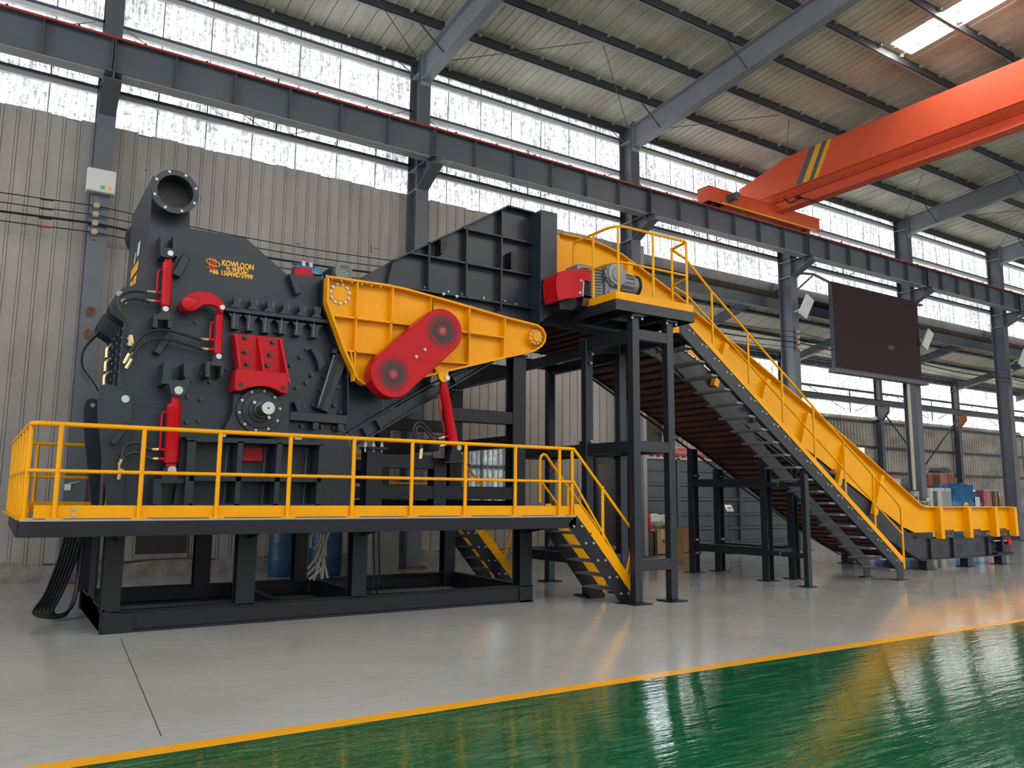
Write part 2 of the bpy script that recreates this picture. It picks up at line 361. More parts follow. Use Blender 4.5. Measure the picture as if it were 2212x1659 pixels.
# translucent strip above the wall: one window per bay, one sheet per lap
GZ = dict(a=8.896, b=10.209, c=11.135)
for i in range(len(XC) - 1):
    x0, x1 = XC[i], XC[i + 1]
    w = MB()
    for gz in (GZ['a'], GZ['b'], GZ['c']): w.box(x0 + 0.1, x1 - 0.1, YW - 0.05, YW + 0.05, gz + 0.02, gz + 0.075)
    win = obj('window_%d' % (i + 1), w, 'column_paint', kind='structure')
    for gz in (GZ['a'], GZ['b'], GZ['c']): obj('girt_lip', MB().box(x0 + 0.1, x1 - 0.1, YW - 0.035, YW + 0.05, gz - 0.075, gz + 0.02), 'girt_pale', win)  # lower band of each girt painted pale for light from the sheets
    n = 7; p = (x1 - x0) / n
    for j in range(n):
        xa = x0 + j * p
        obj('translucent_sheet', MB().box(xa + 0.012, xa + p - 0.012, YW + 0.06, YW + 0.085, 8.15, 11.72), 'daylit_sheet', win)
        obj('lap_strip', MB().box(xa - 0.012, xa + 0.012, YW + 0.055, YW + 0.09, 8.15, 11.72), 'light_edge', win)
    xm = (x0 + x1) / 2
    obj('sag_rod', MB().tube([(xm, YW - 0.02, GZ['a']), (xm, YW - 0.02, GZ['b'])], 0.016, 6), 'column_paint', win)
    for s in (-1, 1):
        obj('tie_wire', MB().tube([(xm + s * 0.25, YW - 0.03, GZ['a'] + 0.05), (xm + s * 2.9, YW - 0.03, GZ['b'])], 0.009, 5), 'column_paint', win)

# roof: cover sheet, lapped panels, purlins, rafters, braces
ceil = obj('ceiling', MB().prism([(16.3, RZ(16.3) + 0.03), (2, RZ(2) + 0.03), (-12.2, RZ(-12.2) + 0.03), (-12.2, RZ(-12.2) + 0.06), (2, RZ(2) + 0.06), (16.3, RZ(16.3) + 0.06)], -14, 17.0, 'x')
           .prism([(16.3, RZ(16.3) + 0.03), (10.02, RZ(10.02) + 0.03), (10.02, RZ(10.02) + 0.06), (16.3, RZ(16.3) + 0.06)], 17.0, 17.8, 'x')
           .prism([(5.4, RZ(5.4) + 0.03), (2, RZ(2) + 0.03), (-12.2, RZ(-12.2) + 0.03), (-12.2, RZ(-12.2) + 0.06), (2, RZ(2) + 0.06), (5.4, RZ(5.4) + 0.06)], 17.0, 17.8, 'x')
           .prism([(16.3, RZ(16.3) + 0.03), (2, RZ(2) + 0.03), (-12.2, RZ(-12.2) + 0.03), (-12.2, RZ(-12.2) + 0.06), (2, RZ(2) + 0.06), (16.3, RZ(16.3) + 0.06)], 17.8, 84, 'x'), 'roof_seam', kind='structure')
def roof_strip(ya, yb, wd):
    mb = MB()
    mb.prism([(ya, RZ(ya)), (yb, RZ(yb)), (yb, RZ(yb) + 0.026), (ya, RZ(ya) + 0.026)], 0.0, wd - 0.016, 'x')
    mb.prism([(ya, RZ(ya) - 0.022), (yb, RZ(yb) - 0.022), (yb, RZ(yb)), (ya, RZ(ya))], wd * 0.5 - 0.02, wd * 0.5 + 0.006, 'x')
    return mb
strip = mesh_of('roof_panel', roof_strip(16.2, 2.0, 0.42), 'roof_sheet')
strip_lo = mesh_of('roof_panel', roof_strip(16.2, 10.02, 0.42), 'roof_sheet')
strip_hi = mesh_of('roof_panel', roof_strip(5.4, 2.0, 0.42), 'roof_sheet')
x = 2.3
while x < 60:
    if 16.9 < x + 0.2 < 17.8: inst('roof_panel', strip_lo, (x, 0, 0), ceil); inst('roof_panel', strip_hi, (x, 0, 0), ceil)
    else: inst('roof_panel', strip, (x, 0, 0), ceil)
    x += 0.42
sky1 = MB()
for j in range(2):
    xa = 17.0 + j * 0.42; sky1.prism([(10.0, RZ(10.0) + 0.015), (5.4, RZ(5.4) + 0.015), (5.4, RZ(5.4) + 0.03), (10.0, RZ(10.0) + 0.03)], xa + (0 if j else 0.03), xa + 0.40, 'x')
obj('window_20', sky1, 'skylight_sheet', kind='structure')
# roof lights out of view behind the camera, added for more top light
for i in range(16):
    xa = -5.0 + 3.17 * i
    obj('window_%d' % (21 + i), MB().prism([(-1.0, RZ(-1) - 0.03), (-9.5, RZ(-9.5) - 0.03), (-9.5, RZ(-9.5) - 0.015), (-1.0, RZ(-1) - 0.015)], xa, xa + 0.84, 'x'), 'skylight_sheet', kind='structure')
clip = mesh_of('clip', MB().box(-0.03, 0.03, -0.05, 0.02, -0.05, 0.03), 'light_edge')
PY = [15.88 - 1.43 * i for i in range(10)]
for q, y in enumerate(PY):
    z = RZ(y) - 0.024; h = 0.21
    for (xa, xb) in ((-1, 7.4), (7.4, 20.1), (20.1, 32.9), (32.9, 70)):
        if q > 3 and xa < 0: continue
        pb = MB().box(xa, xb, y - 0.006, y + 0.006, z - h, z).box(xa, xb, y - 0.006, y + 0.07, z - 0.012, z)
        po = obj('purlin', pb, 'purlin_paint', ceil)
        obj('purlin_lip', MB().box(xa, xb, y - 0.006, y + 0.065, z - h, z - h + 0.012), 'light_edge', po)  # window light on the bottom flange, put into its paler colour
    if q < 6:
        x = 3.3
        while x < 26:
            inst('clip', clip, (x, y - 0.03, z - 0.02), ceil); x += 0.84
for x in XC[1:]:
    r = MB()
    for a, b, w, o0, o1 in ((15.45, 2.0, 0.24, -0.245, -0.225), (15.45, 2.0, 0.24, -0.84, -0.82), (15.45, 2.0, 0.012, -0.83, -0.235)):
        r.prism([(a, RZ(a) + o0), (b, RZ(b) + o0), (b, RZ(b) + o1), (a, RZ(a) + o1)], x - w / 2, x + w / 2, 'x')
    r.box(x - 0.12, x + 0.12, 15.42, 15.45, RZ(15.45) - 0.95, RZ(15.45) - 0.1)
    obj('rafter', r, 'rafter_paint', ceil)
    for q in (1, 3, 5, 7):
        y = PY[q]
        obj('fly_brace', MB().bar((x - 0.62, y + 0.02, RZ(y) - 0.24), (x - 0.03, y - 0.05, RZ(y) - 0.80), 0.05, 0.012, (0, 1, 0)), 'column_paint', ceil)
    for s in (-1, 1):
        obj('tie_rod', MB().tube([(x + s * 0.2, 15.5, RZ(15.5) - 0.28), (x + s * 3.0, 13.1, RZ(13.1) - 0.26)], 0.010, 5), 'column_paint', ceil)
        obj('eave_strut', MB().tube([(x + s * 0.1, 15.7, 11.0), (x + s * 0.55, 15.86, RZ(15.86) - 0.22)], 0.012, 5), 'column_paint', ceil)
# walls out of view; the opposite one's tall glowing sheet is added front fill
obj('wall_front', MB().box(-14, 84, -12.1, -12.0, 0, 1.2), 'wall_sheet', kind='structure')
obj('window_40', MB().box(-14, 84, -12.1, -12.06, 1.2, RZ(-12) - 0.1), 'side_fill', kind='structure')
obj('wall_left', MB().box(-14.1, -14, -12, 16.1, 0, 2.0), 'wall_sheet', kind='structure')
obj('window_41', MB().box(-14.1, -14.06, -12, 16.1, 2.0, 11.4), 'end_daylit', kind='structure')
obj('wall_right', MB().box(84, 84.1, -12, 33, 0, 12.9), 'wall_sheet', kind='structure')

# ------------------------------------------------------------------ steel columns with their brackets
BR = [(15.45, 8.245), (14.92, 8.605), (14.72, 8.605 + 0.02), (14.72, 8.76), (15.45, 8.76)]
LBL = ['', 'grey steel wall column behind the crusher duct, white box on it', 'grey steel wall column rising behind the ribbed dark infeed hood', 'grey steel wall column behind the upper motor platform railing',
       'grey steel column beyond the inclined stair, left of the brown screen', 'grey steel column at the right edge of the brown screen, beige conduit beside it',
       'grey steel column behind the end of the feed trough, beside the red wrapped crate', 'grey steel column beyond the trough, cut by the picture edge', 'last grey steel column far down the hall']
for i, x in enumerate(XC):
    if i in (0, 8): continue
    t = thing('steel_column', LBL[i], 'column', (x, 15.6, 0), 'steel columns along the runway beam')
    top = 11.45
    obj('flange', MB().box(x - 0.15, x + 0.15, 15.45, 15.468, 0, top), 'column_paint', t)
    obj('flange', MB().box(x - 0.15, x + 0.15, 15.90, 15.918, 0, top), 'column_paint', t)
    obj('web', MB().box(x - 0.008, x + 0.008, 15.468, 15.90, 0, top), 'column_paint', t)
    br = MB().prism(BR, x - 0.008, x + 0.008, 'x')
    obj('bracket', br, 'column_paint', t)
    b2 = MB().prism([(15.45, BR[0][1]), (14.72, BR[1][1]), (14.72, BR[1][1] + 0.016), (15.45, BR[0][1] + 0.016)], x - 0.14, x + 0.14, 'x')
    obj('bracket_flange', b2, 'column_paint', t)
    obj('bracket_flange', MB().box(x - 0.14, x + 0.14, 14.72, 15.45, 8.745, 8.762), 'column_paint', t)
    obj('stiffener', MB().box(x - 0.14, x + 0.14, 14.98, 14.995, BR[1][1] + 0.02, 8.745), 'column_paint', t)
    for z in (BR[0][1], 8.745, 11.0):
        obj('stiffener', MB().box(x - 0.14, x + 0.14, 15.468, 15.90, z, z + 0.014), 'light_edge', t)
    if i == 1:
        for z in (4.62, 4.22): obj('rust_patch', MB().prism([(x - 0.07, z - 0.08), (x + 0.05, z - 0.09), (x + 0.07, z + 0.05), (x - 0.02, z + 0.1), (x - 0.08, z + 0.03)], 15.43, 15.45), 'rust', t)
    obj('base_plate', MB().box(x - 0.25, x + 0.25, 15.3, 15.945, 0, 0.035), 'rust' if i < 3 else 'column_paint', t)

# ------------------------------------------------------------------ crane runway beam, rail on top
zt, zb = 9.460, 8.765
run = thing('runway_beam', 'long grey steel crane runway beam carried on the column brackets, red rail on top', 'beam', (20, 15.0, zb))
obj('web', MB().box(-6, 58, 14.994, 15.006, zb + 0.02, zt - 0.02), 'column_paint', run)
obj('bottom_flange', MB().box(-6, 58, 14.86, 15.14, zb, zb + 0.02), 'flange_pale', run)  # paler than the web: light on the underside painted in
obj('top_flange', MB().box(-6, 58, 14.84, 15.16, zt - 0.02, zt), 'column_paint', run, label='grey top flange')
obj('rail', MB().box(-6, 58, 14.95, 15.03, zt, zt + 0.06).box(-6, 58, 14.838, 14.846, zt - 0.035, zt + 0.004), 'rail_red', run, label='red painted crane rail')
stf = mesh_of('stiffener', MB().box(-0.006, 0.006, -0.13, 0, 0, zt - zb - 0.04), 'column_paint')
for i in range(60): inst('stiffener', stf, (-2.0 + i * 1.055, 14.994, zb + 0.02), run)
for x in XC[1:8]:
    inst('splice_plate', mesh_of('splice_plate', MB().box(-0.014, 0.014, -0.15, 0, 0, zt - zb), 'purlin_paint'), (x, 14.994, zb), run)
    obj('packing_plate', MB().box(x - 0.45, x + 0.45, 14.87, 15.13, zb - 0.006, zb - 0.001), 'light_edge', run)
clampm = mesh_of('rail_clip', MB().box(-0.02, 0.02, -0.03, 0.03, 0, 0.05), 'cable_black')
for i in range(52): inst('rail_clip', clampm, (-1.5 + i * 1.06, 14.90, zt), run)

# ------------------------------------------------------------------ overhead bridge crane
ZR = zt + 0.06
crane = thing('bridge_crane', 'orange single girder overhead crane with diagonal grey and yellow stripes', 'crane', (18.6, 14.9, ZR))
GX = 18.5
top = [(16.016, 10.858), (14.247, 11.261), (11.176, 11.257), (7.857, 11.178)]
gz0 = 10.305
yend = -10.5
gt = top[3][1] + (top[3][1] - top[2][1]) / (top[3][0] - top[2][0]) * 0.0
gp = [(top[0][0], gz0 - 0.02), (top[0][0], top[0][1]), (top[1][0], max(top[1][1], gt)), (yend, gt), (yend, gz0 - 0.02)]
obj('girder', MB().prism(gp, GX, GX + 0.5, 'x'), 'crane_paint', crane, bevel=0.008)
yl0 = top[0][0] + 0.05
obj('girder_flange', MB().box(GX - 0.03, GX + 0.53, yend, yl0, gz0 - 0.04, gz0 - 0.02), 'crane_paint', crane)
lo = MB().prism([(GX + 0.02, gz0 - 0.04), (GX + 0.20, gz0 - 0.20), (GX + 0.30, gz0 - 0.20), (GX + 0.48, gz0 - 0.04)], yend, yl0 - 0.15, 'y')
obj('girder_taper', lo, 'crane_paint', crane)
obj('hoist_beam', MB().box(GX + 0.12, GX + 0.38, yend, yl0 - 0.25, gz0 - 0.22, gz0 - 0.20).box(GX + 0.20, GX + 0.30, yend, yl0 - 0.25, gz0 - 0.50, gz0 - 0.22).box(GX + 0.08, GX + 0.42, yend, yl0 - 0.25, gz0 - 0.53, gz0 - 0.50), 'crane_paint', crane)
q = [[(13.968, 10.42), (13.432, 11.23)], [(13.734, 10.423), (13.236, 11.224)], [(13.518, 10.444), (13.043, 11.218)], [(13.366, 10.446), (12.882, 11.21)], [(13.231, 10.453), (12.736, 11.208)]]
def onweb(y): return gp[1][1] + (gp[2][1] - gp[1][1]) * min(1, max(0, (gp[1][0] - y) / (gp[1][0] - gp[2][0])))
for j in range(4):
    a, b = q[j], q[j + 1]
    pl4 = [(a[0][0], gz0 + 0.0), (b[0][0], gz0 + 0.0), (b[1][0], onweb(b[1][0]) - 0.01), (a[1][0], onweb(a[1][0]) - 0.01)]
    obj('stripe', MB().prism(pl4, GX - 0.004, GX, 'x'), 'crane_grey' if j % 2 == 0 else 'letter_yellow', crane, label='grey painted stripe' if j % 2 == 0 else 'yellow painted stripe')
ec = MB().box(15.85, 20.6, 14.75, 14.77, ZR + 0.03, ZR + 0.44).box(15.85, 20.6, 15.10, 15.12, ZR + 0.03, ZR + 0.44).box(15.80, 20.65, 14.73, 15.14, ZR + 0.43, ZR + 0.45).box(15.80, 15.84, 14.73, 15.14, ZR + 0.03, ZR + 0.45).box(16.5, 20.0, 14.77, 15.10, ZR + 0.03, ZR + 0.05)
obj('end_carriage', ec, 'crane_paint', crane, label='orange end carriage on the rail')
for x in (16.3, 20.1):
    obj('wheel', MB().cyl((x, 14.93, ZR + 0.135), (x, 15.05, ZR + 0.135), 0.13, 20), 'dark_steel', crane, smooth=True)
dm = obj('drive_motor', MB().lathe((16.62, 14.75, ZR + 0.24), (0, -1, 0), [(0, 0.13), (0.03, 0.13), (0.03, 0.10), (0.22, 0.10), (0.24, 0.12), (0.32, 0.11), (0.34, 0.06)], 18), 'motor_green', crane, smooth=True)
obj('buffer', MB().cyl((18.42, 13.9, gz0 - 0.36), (18.58, 13.9, gz0 - 0.36), 0.06, 12), 'black_rubber', crane)
obj('guide_angle', MB().box(16.3, 20.4, 14.70, 14.75, ZR + 0.02, ZR + 0.06), 'letter_yellow', crane)
obj('cable_bundle', MB().tube(spline([(18.4, 14.3, ZR + 0.5), (18.3, 14.0, ZR + 0.25), (18.35, 13.7, ZR + 0.3), (18.5, 13.3, ZR + 0.1)], 5), 0.02, 6), 'cable_black', crane)

# ------------------------------------------------------------------ skid frame under the crusher
YF = 9.8
skid = thing('skid_frame', 'dark steel skid frame of beams and posts standing on the floor under the crusher', 'frame', (3.9, 11.0, 0))
X0, X1 = 1.11, 6.70
for y in (YF, 12.25):
    s = 1 if y == YF else -1
    rb = MB().box(X0, X1, y + (0.02 if s > 0 else -0.03), y + (0.03 if s > 0 else -0.02), 0.03, 0.22).box(X0, X1, min(y, y + s * 0.13), max(y, y + s * 0.13), 0.215, 0.235).box(X0, X1, min(y, y + s * 0.13), max(y, y + s * 0.13), 0, 0.03)
    obj('rail_beam', rb, 'frame_paint', skid, bevel=0.004)
for x in (X0, 3.0, 4.2, X1 - 0.1):
    rb = MB().box(x, x + 0.012, YF + 0.12, 12.15, 0.03, 0.22).box(x, x + 0.11, YF + 0.12, 12.15, 0.215, 0.232).box(x, x + 0.11, YF + 0.12, 12.15, 0, 0.03)
    obj('cross_beam', rb, 'frame_paint', skid)
obj('side_sill', MB().box(X0, X0 + 0.02, YF, 12.3, 0, 0.26), 'frame_paint', skid)
obj('corner_plate', MB().prism([(1.109, 0.232), (1.425, 0.198), (1.418, 0.003), (1.112, -0.005)], 9.785, 9.80), 'frame_paint', skid)
PX = [[(1.086, 0.696), (1.279, 0.688)], [(2.497, 0.527), (2.714, 0.517)], [(3.923, 0.733), (4.121, 0.726)], [(6.464, 0.651), (6.672, 0.644)]]
for j, (a, b) in enumerate(PX):
    xa, xb = a[0], b[0]
    for y0 in (YF, 12.1):
        pb = MB().box(xa, xb, y0, y0 + 0.014, 0.0 if j in (0, 3) else 0.2, 1.07).box(xa, xb, y0 + 0.17, y0 + 0.184, 0.2, 1.07).box((xa + xb) / 2 - 0.006, (xa + xb) / 2 + 0.006, y0 + 0.014, y0 + 0.17, 0.2, 1.07)
        obj('post', pb, 'frame_paint', skid, bevel=0.003)
        obj('gusset', MB().prism([(y0 - 0.02, 1.07), (y0 - 0.02, 0.98), (y0 - 0.5, 1.05), (y0 - 0.5, 1.07)] if y0 == YF else [(y0 + 0.2, 1.07), (y0 + 0.2, 0.98), (y0 + 0.7, 1.05), (y0 + 0.7, 1.07)], (xa + xb) / 2 - 0.006, (xa + xb) / 2 + 0.006, 'x'), 'frame_paint', skid)
obj('side_post', MB().box(X0, X0 + 0.014, 10.75, 11.35, 0.2, 1.07), 'frame_paint', skid)
for y in (YF + 0.02, 12.12): obj('top_beam', MB().box(X0, X1, y, y + 0.14, 1.03, 1.07), 'frame_paint', skid)
for x in (1.5, 3.0, 4.4, 6.4): obj('top_beam', MB().box(x, x + 0.15, YF + 0.16, 12.12, 1.03, 1.07), 'frame_paint', skid)

# ------------------------------------------------------------------ the crusher
YB = 9.95
cr = thing('impact_crusher', 'dark blue-grey impact crusher with round exhaust duct, red cylinders and bearing cover', 'machine', (3.0, 10.8, 1.07))
plate = [(1.31, 5.241), (1.309, 4.681), (1.288, 3.983), (1.196, 3.88), (1.096, 3.843), (1.029, 3.773), (0.987, 3.691), (0.956, 3.595), (0.98, 3.523), (1.12, 3.434), (1.111, 3.142), (1.104, 2.695), (1.176, 2.197), (1.222, 1.194), (3.988, 1.246), (3.904, 2.112), (3.807, 2.337), (3.822, 3.25), (3.692, 3.795), (3.596, 4.095), (3.409, 4.336), (2.952, 4.294), (2.42, 4.674), (1.756, 4.672), (1.743, 4.878)]
core = [(1.31, 5.241), (1.309, 4.681), (1.288, 3.983), (1.206, 3.882), (1.195, 3.748), (1.196, 3.443), (1.173, 3.149), (1.17, 2.701), (1.224, 2.199), (1.274, 1.194), (3.988, 1.246), (3.904, 2.112), (3.807, 2.337), (3.822, 3.25), (3.692, 3.795), (3.596, 4.095), (3.409, 4.336), (2.952, 4.294), (2.42, 4.674), (1.756, 4.672), (1.743, 4.878)]
obj('housing', MB().prism(core, YB + 0.035, 11.64), 'dark_paint', cr)
obj('side_plate', MB().prism(plate, YB, YB + 0.035), 'dark_paint', cr, bevel=0.004)
lug = [(1.243, 3.909), (1.196, 3.88), (1.096, 3.843), (1.029, 3.773), (0.987, 3.691), (0.956, 3.595), (0.98, 3.523), (1.12, 3.434), (1.111, 3.142), (1.104, 2.695), (1.147, 2.352), (1.347, 2.364)]
for y in (10.30, 11.10, 11.55):
    obj('hinge_plate', MB().prism(lug, y, y + 0.035), 'dark_paint', cr)
hol = [(1.049, 3.76), (1.103, 3.675)]
for (x, z) in hol: obj('lug_hole', MB().cyl((x, YB - 0.003, z), (x, YB + 0.002, z), 0.035, 16), 'wall_sheet', cr)
# cover plate joints and the row of bolts on the rear end, in the gaps between the hinge plates
for y in (10.12, 10.55, 10.9, 11.33):
    obj('cover_strip', MB().box(1.181 - 0.02, 1.181 + 0.06, y - 0.05, y + 0.05, 2.694, 3.413), 'frame_paint', cr)
    for k in range(8): inst('bolt', B_ZINC_S, (1.162 - 0.03, y - 0.02 + 0.04 * (k % 2), 3.387 - 0.10 * k), cr, rot=(0, 0, -math.pi / 2))
lowp = [(0.902, 2.565), (0.915, 2.64), (0.949, 2.687), (0.998, 2.704), (1.088, 2.683), (1.26, 2.592), (1.263, 2.403), (1.264, 2.257), (1.23, 1.379), (1.233, 1.197), (1.1, 1.198), (1.078, 1.379), (0.958, 2.103), (0.919, 2.335)]
for y in (9.85, 11.52):
    obj('lower_hinge_plate', MB().prism(lowp, y, y + 0.04), 'dark_paint', cr, bevel=0.004)
    obj('lower_pin', MB().cyl((1.181, y - 0.012, 2.545), (1.181, y + 0.1, 2.545), 0.042, 20), 'bright_steel', cr, smooth=True)
    obj('pin_hole', MB().cyl((1.007, y - 0.004, 2.614), (1.007, y, 2.614), 0.028, 16), 'wall_sheet' if y > 11 else 'ink', cr)
# exhaust duct and its mirrored twin at the rear
C = (1.528, 9.7, 5.001)
ring_r = 0.262
for y0, y1, s in ((9.70, YB, 1), (11.90, 11.64, -1)):
    obj('exhaust_duct', MB().ring((C[0], y0, C[2]), (C[0], y1, C[2]), 0.215, 0.200, 36), 'dark_paint', cr, smooth=True)
    f = obj('duct_flange', MB().ring((C[0], y0 - 0.004 * s, C[2]), (C[0], y0 + 0.022 * s, C[2]), ring_r, 0.198, 40), 'dark_paint', cr, smooth=True)
    obj('duct_throat', MB().cyl((C[0], y1 - 0.004 * s, C[2]), (C[0], y1 + 0.006 * s, C[2]), 0.199, 32), 'ink', cr)
    for k in range(8):
        a = math.radians(20 + 45 * k)
        inst('bolt', B_ZINC, (C[0] + 0.236 * math.cos(a), y0 - 0.004 * s, C[2] + 0.236 * math.sin(a)), f, rot=None if s > 0 else (0, 0, math.pi))
# lettering and emblem
rl = [(2.148, 4.279), (2.533, 4.292), (2.194, 4.215), (2.481, 4.224), (2.005, 4.163), (2.531, 4.157)]
k1 = text('lettering', 'KOWLOON', 'letter_yellow', (rl[0][0], 9.944, rl[0][1] - 0.004), 0.098, cr, bold=0.004, sx=0.73); k1['label'] = 'yellow word KOWLOON on the side plate'
k2 = text('lettering', '\u4e5d\u9f99\u673a\u68b0', 'letter_yellow', (rl[2][0], 9.944, rl[2][1] - 0.01), 0.083, cr, bold=0.0025, sx=0.84); k2['label'] = 'yellow Chinese characters under the word'
k3 = text('lettering', '+86 15649675999', 'letter_yellow', (rl[4][0], 9.944, rl[4][1] - 0.01), 0.083, cr, bold=0.003, sx=0.86); k3['label'] = 'yellow telephone number'
lc = (2.046, 9.945, 4.286)
el = [(lc[0] + 0.083 * math.cos(a) * 0.97 - 0.03 * math.sin(a) * 0.2, 9.942, lc[2] + 0.036 * math.sin(a) + 0.012 * math.cos(a) * -1) for a in [2 * math.pi * i / 28 for i in range(28)]]
obj('emblem_ring', MB().tube(el, 0.0075, 6, closed=True), 'letter_yellow', cr, label='yellow oval ring of the emblem')
em = MB()
for (a, b) in (((-0.045, 0.055), (0.035, 0.045)), ((-0.005, 0.075), (-0.005, 0.02)), ((-0.03, 0.02), (-0.04, -0.07)), ((0.03, 0.02), (0.035, -0.06)), ((-0.07, -0.065), (0.06, -0.08)), ((0, 0.02), (0, -0.06))):
    em.bar((lc[0] + a[0], 9.9425, lc[2] + a[1]), (lc[0] + b[0], 9.9425, lc[2] + b[1]), 0.018, 0.004, (0, 1, 0))
obj('emblem_strokes', em, 'letter_red', cr, label='red strokes of the emblem')
fa, fb_ = (1.309, 9.95, 4.681), (1.288, 9.95, 3.983)
fx_ = lambda z: fb_[0] + (fa[0] - fb_[0]) * (z - fb_[2]) / (fa[2] - fb_[2]) - 0.004
for (y0, y1, z0, z1, m) in ((10.55, 10.75, 4.42, 4.60, 'letter_white'), (10.86, 10.95, 4.38, 4.52, 'letter_white'), (10.52, 11.15, 4.22, 4.34, 'letter_yellow'), (10.56, 10.80, 4.06, 4.17, 'letter_yellow'), (10.86, 11.12, 4.08, 4.17, 'letter_yellow'), (10.54, 11.10, 3.96, 4.02, 'letter_yellow')):
    obj('side_decal', MB().add([(fx_(z) - d, y, z) for d in (0, 0.002) for (y, z) in ((y0, z0), (y1, z0 + 0.01), (y1, z1 + 0.01), (y0, z1))], [(0, 1, 2, 3), (7, 6, 5, 4), (0, 4, 5, 1), (1, 5, 6, 2), (2, 6, 7, 3), (3, 7, 4, 0)]), m, cr)

def cylinder(name, top, bot, rb, lab, y, pin_top, pin_bot, rod=None, side=-1, parent=None, ports=(0.71, 0.91)):
    # hydraulic cylinder: barrel between two pins, feed pipe along one side
    b = obj(name, MB().lathe((top[0], y, top[1]), Vector((bot[0] - top[0], 0, bot[1] - top[1])),
        [(0, rb * 0.72), (0.008, rb * 0.9), (0.01, rb), (0.10, rb), (0.105, rb * 0.97), (0.99 * math.dist(top, bot), rb * 0.97), (math.dist(top, bot), rb * 0.8)], 24), 'red_paint', parent, smooth=True, label=lab)
    d = Vector((bot[0] - top[0], 0, bot[1] - top[1])).normalized(); n = Vector((d.z, 0, -d.x)) * side
    if n.x * side < 0 and side < 0: n = -n
    if n.x > 0: n = -n
    L_ = math.dist(top, bot); t = Vector((top[0], y, top[1]))
    obj('feed_pipe', MB().tube(spline([t + d * 0.10 * 1 + n * rb * 0.9, t + d * 0.11 + n * (rb + 0.035), t + d * 0.18 + n * (rb + 0.045), t + d * (L_ * ports[0]) + n * (rb + 0.045)], 4), 0.011, 8), 'red_paint', b, smooth=True)
    for f in ports:
        p = t + d * (L_ * f)
        obj('port', MB().tube([p + n * rb * 0.8, p + n * (rb + 0.06)], 0.018, 10), 'red_paint', b, smooth=True)
        obj('fitting', MB().cyl(p + n * (rb + 0.06), p + n * (rb + 0.10), 0.018, 8).cyl(p + n * (rb + 0.10), p + n * (rb + 0.15), 0.015, 8), 'brass', b)
    for (pp, far) in ((pin_top, top), (pin_bot, bot)):
        e = Vector((far[0] - pp[0], 0, far[1] - pp[1]))
        obj('cylinder_eye', MB().bar((pp[0], y, pp[1]), (far[0] + e.x * 0.1, y, far[1] + e.z * 0.1), rb * 1.3 if rod is None or pp is pin_bot else rod * 2, rb * 0.9, (0, 1, 0)), 'red_paint', b)
    return b
def clevis(prongs, web, pin, y0, y1, pr, m='dark_paint', parent=None):
    b = obj('clevis', MB().prism(web, y0, y1), m, parent, bevel=0.004)
    for p in prongs: obj('prong', MB().prism(p, y0 + 0.01, YB), m, b)
    obj('pin', MB().cyl((pin[0], y0 - 0.012, pin[1]), (pin[0], y1 + 0.05, pin[1]), pr, 20), 'bright_steel', b, smooth=True)
    return b
YC = 9.76
CYL = (([(1.509, 4.159), (1.518, 3.638)], [(1.518, 4.25), (1.508, 3.591)], 0.057), ([(2.117, 3.619), (2.124, 3.142)], [(2.126, 3.689), (2.123, 3.103)], 0.050), ([(1.673, 2.514), (1.681, 1.837)], [(1.695, 2.66), (1.681, 1.759)], 0.078))
cyls = []
for k, (tb, pp, r) in enumerate(CYL):
    cyls.append(cylinder('hydraulic_cylinder', tb[0], tb[1], r, None, 9.72 if k == 2 else YC, pp[0], pp[1], rod=0.035 if k == 2 else None, parent=cr, ports=((0.71, 0.91), (0.66, 0.90), (0.775, 0.93))[k]))
obj('piston_rod', MB().cyl((CYL[2][1][0][0], 9.72, CYL[2][1][0][1] - 0.05), (CYL[2][0][0][0], 9.72, CYL[2][0][0][1] - 0.03), 0.045, 18), 'red_paint', cyls[2], smooth=True)
clevis([[(1.399, 4.452), (1.438, 4.47), (1.456, 4.322), (1.47, 4.196), (1.419, 4.21)], [(1.53, 4.461), (1.589, 4.475), (1.603, 4.348), (1.602, 4.226), (1.554, 4.233), (1.542, 4.345)]], [(1.432, 4.311), (1.587, 4.319), (1.584, 4.266), (1.553, 4.203), (1.529, 4.199), (1.477, 4.193), (1.454, 4.243)], CYL[0][1][0], 9.69, 9.74, 0.032, parent=cr)
clevis([[(1.383, 3.512), (1.429, 3.526), (1.44, 3.365), (1.393, 3.367)], [(1.54, 3.525), (1.588, 3.532), (1.587, 3.383), (1.549, 3.378)]], [(1.471, 3.564), (1.478, 3.601), (1.522, 3.603), (1.551, 3.567), (1.572, 3.518), (1.571, 3.467), (1.418, 3.454), (1.421, 3.513)], CYL[0][1][1], 9.69, 9.74, 0.032, parent=cr)
clevis([[(1.983, 3.026), (2.031, 3.041), (2.043, 2.844), (1.99, 2.855)], [(2.153, 3.038), (2.199, 3.04), (2.195, 2.933), (2.157, 2.854)]], [(2.053, 3.034), (2.069, 3.111), (2.133, 3.125), (2.162, 3.038), (2.177, 3.031), (2.176, 2.986), (2.034, 2.988), (2.035, 3.028)], CYL[1][1][1], 9.69, 9.74, 0.032, parent=cr)
clevis([[(1.525, 2.974), (1.591, 2.988), (1.617, 2.79), (1.594, 2.733), (1.515, 2.719)], [(1.735, 2.983), (1.804, 2.979), (1.84, 2.842), (1.831, 2.767), (1.766, 2.803), (1.744, 2.833)]], [(1.57, 2.774), (1.726, 2.779), (1.791, 2.819), (1.815, 2.814), (1.814, 2.734), (1.798, 2.704), (1.776, 2.622), (1.731, 2.59), (1.664, 2.585), (1.616, 2.617), (1.59, 2.716), (1.569, 2.721)], CYL[2][1][0], 9.63, 9.68, 0.046, parent=cr)
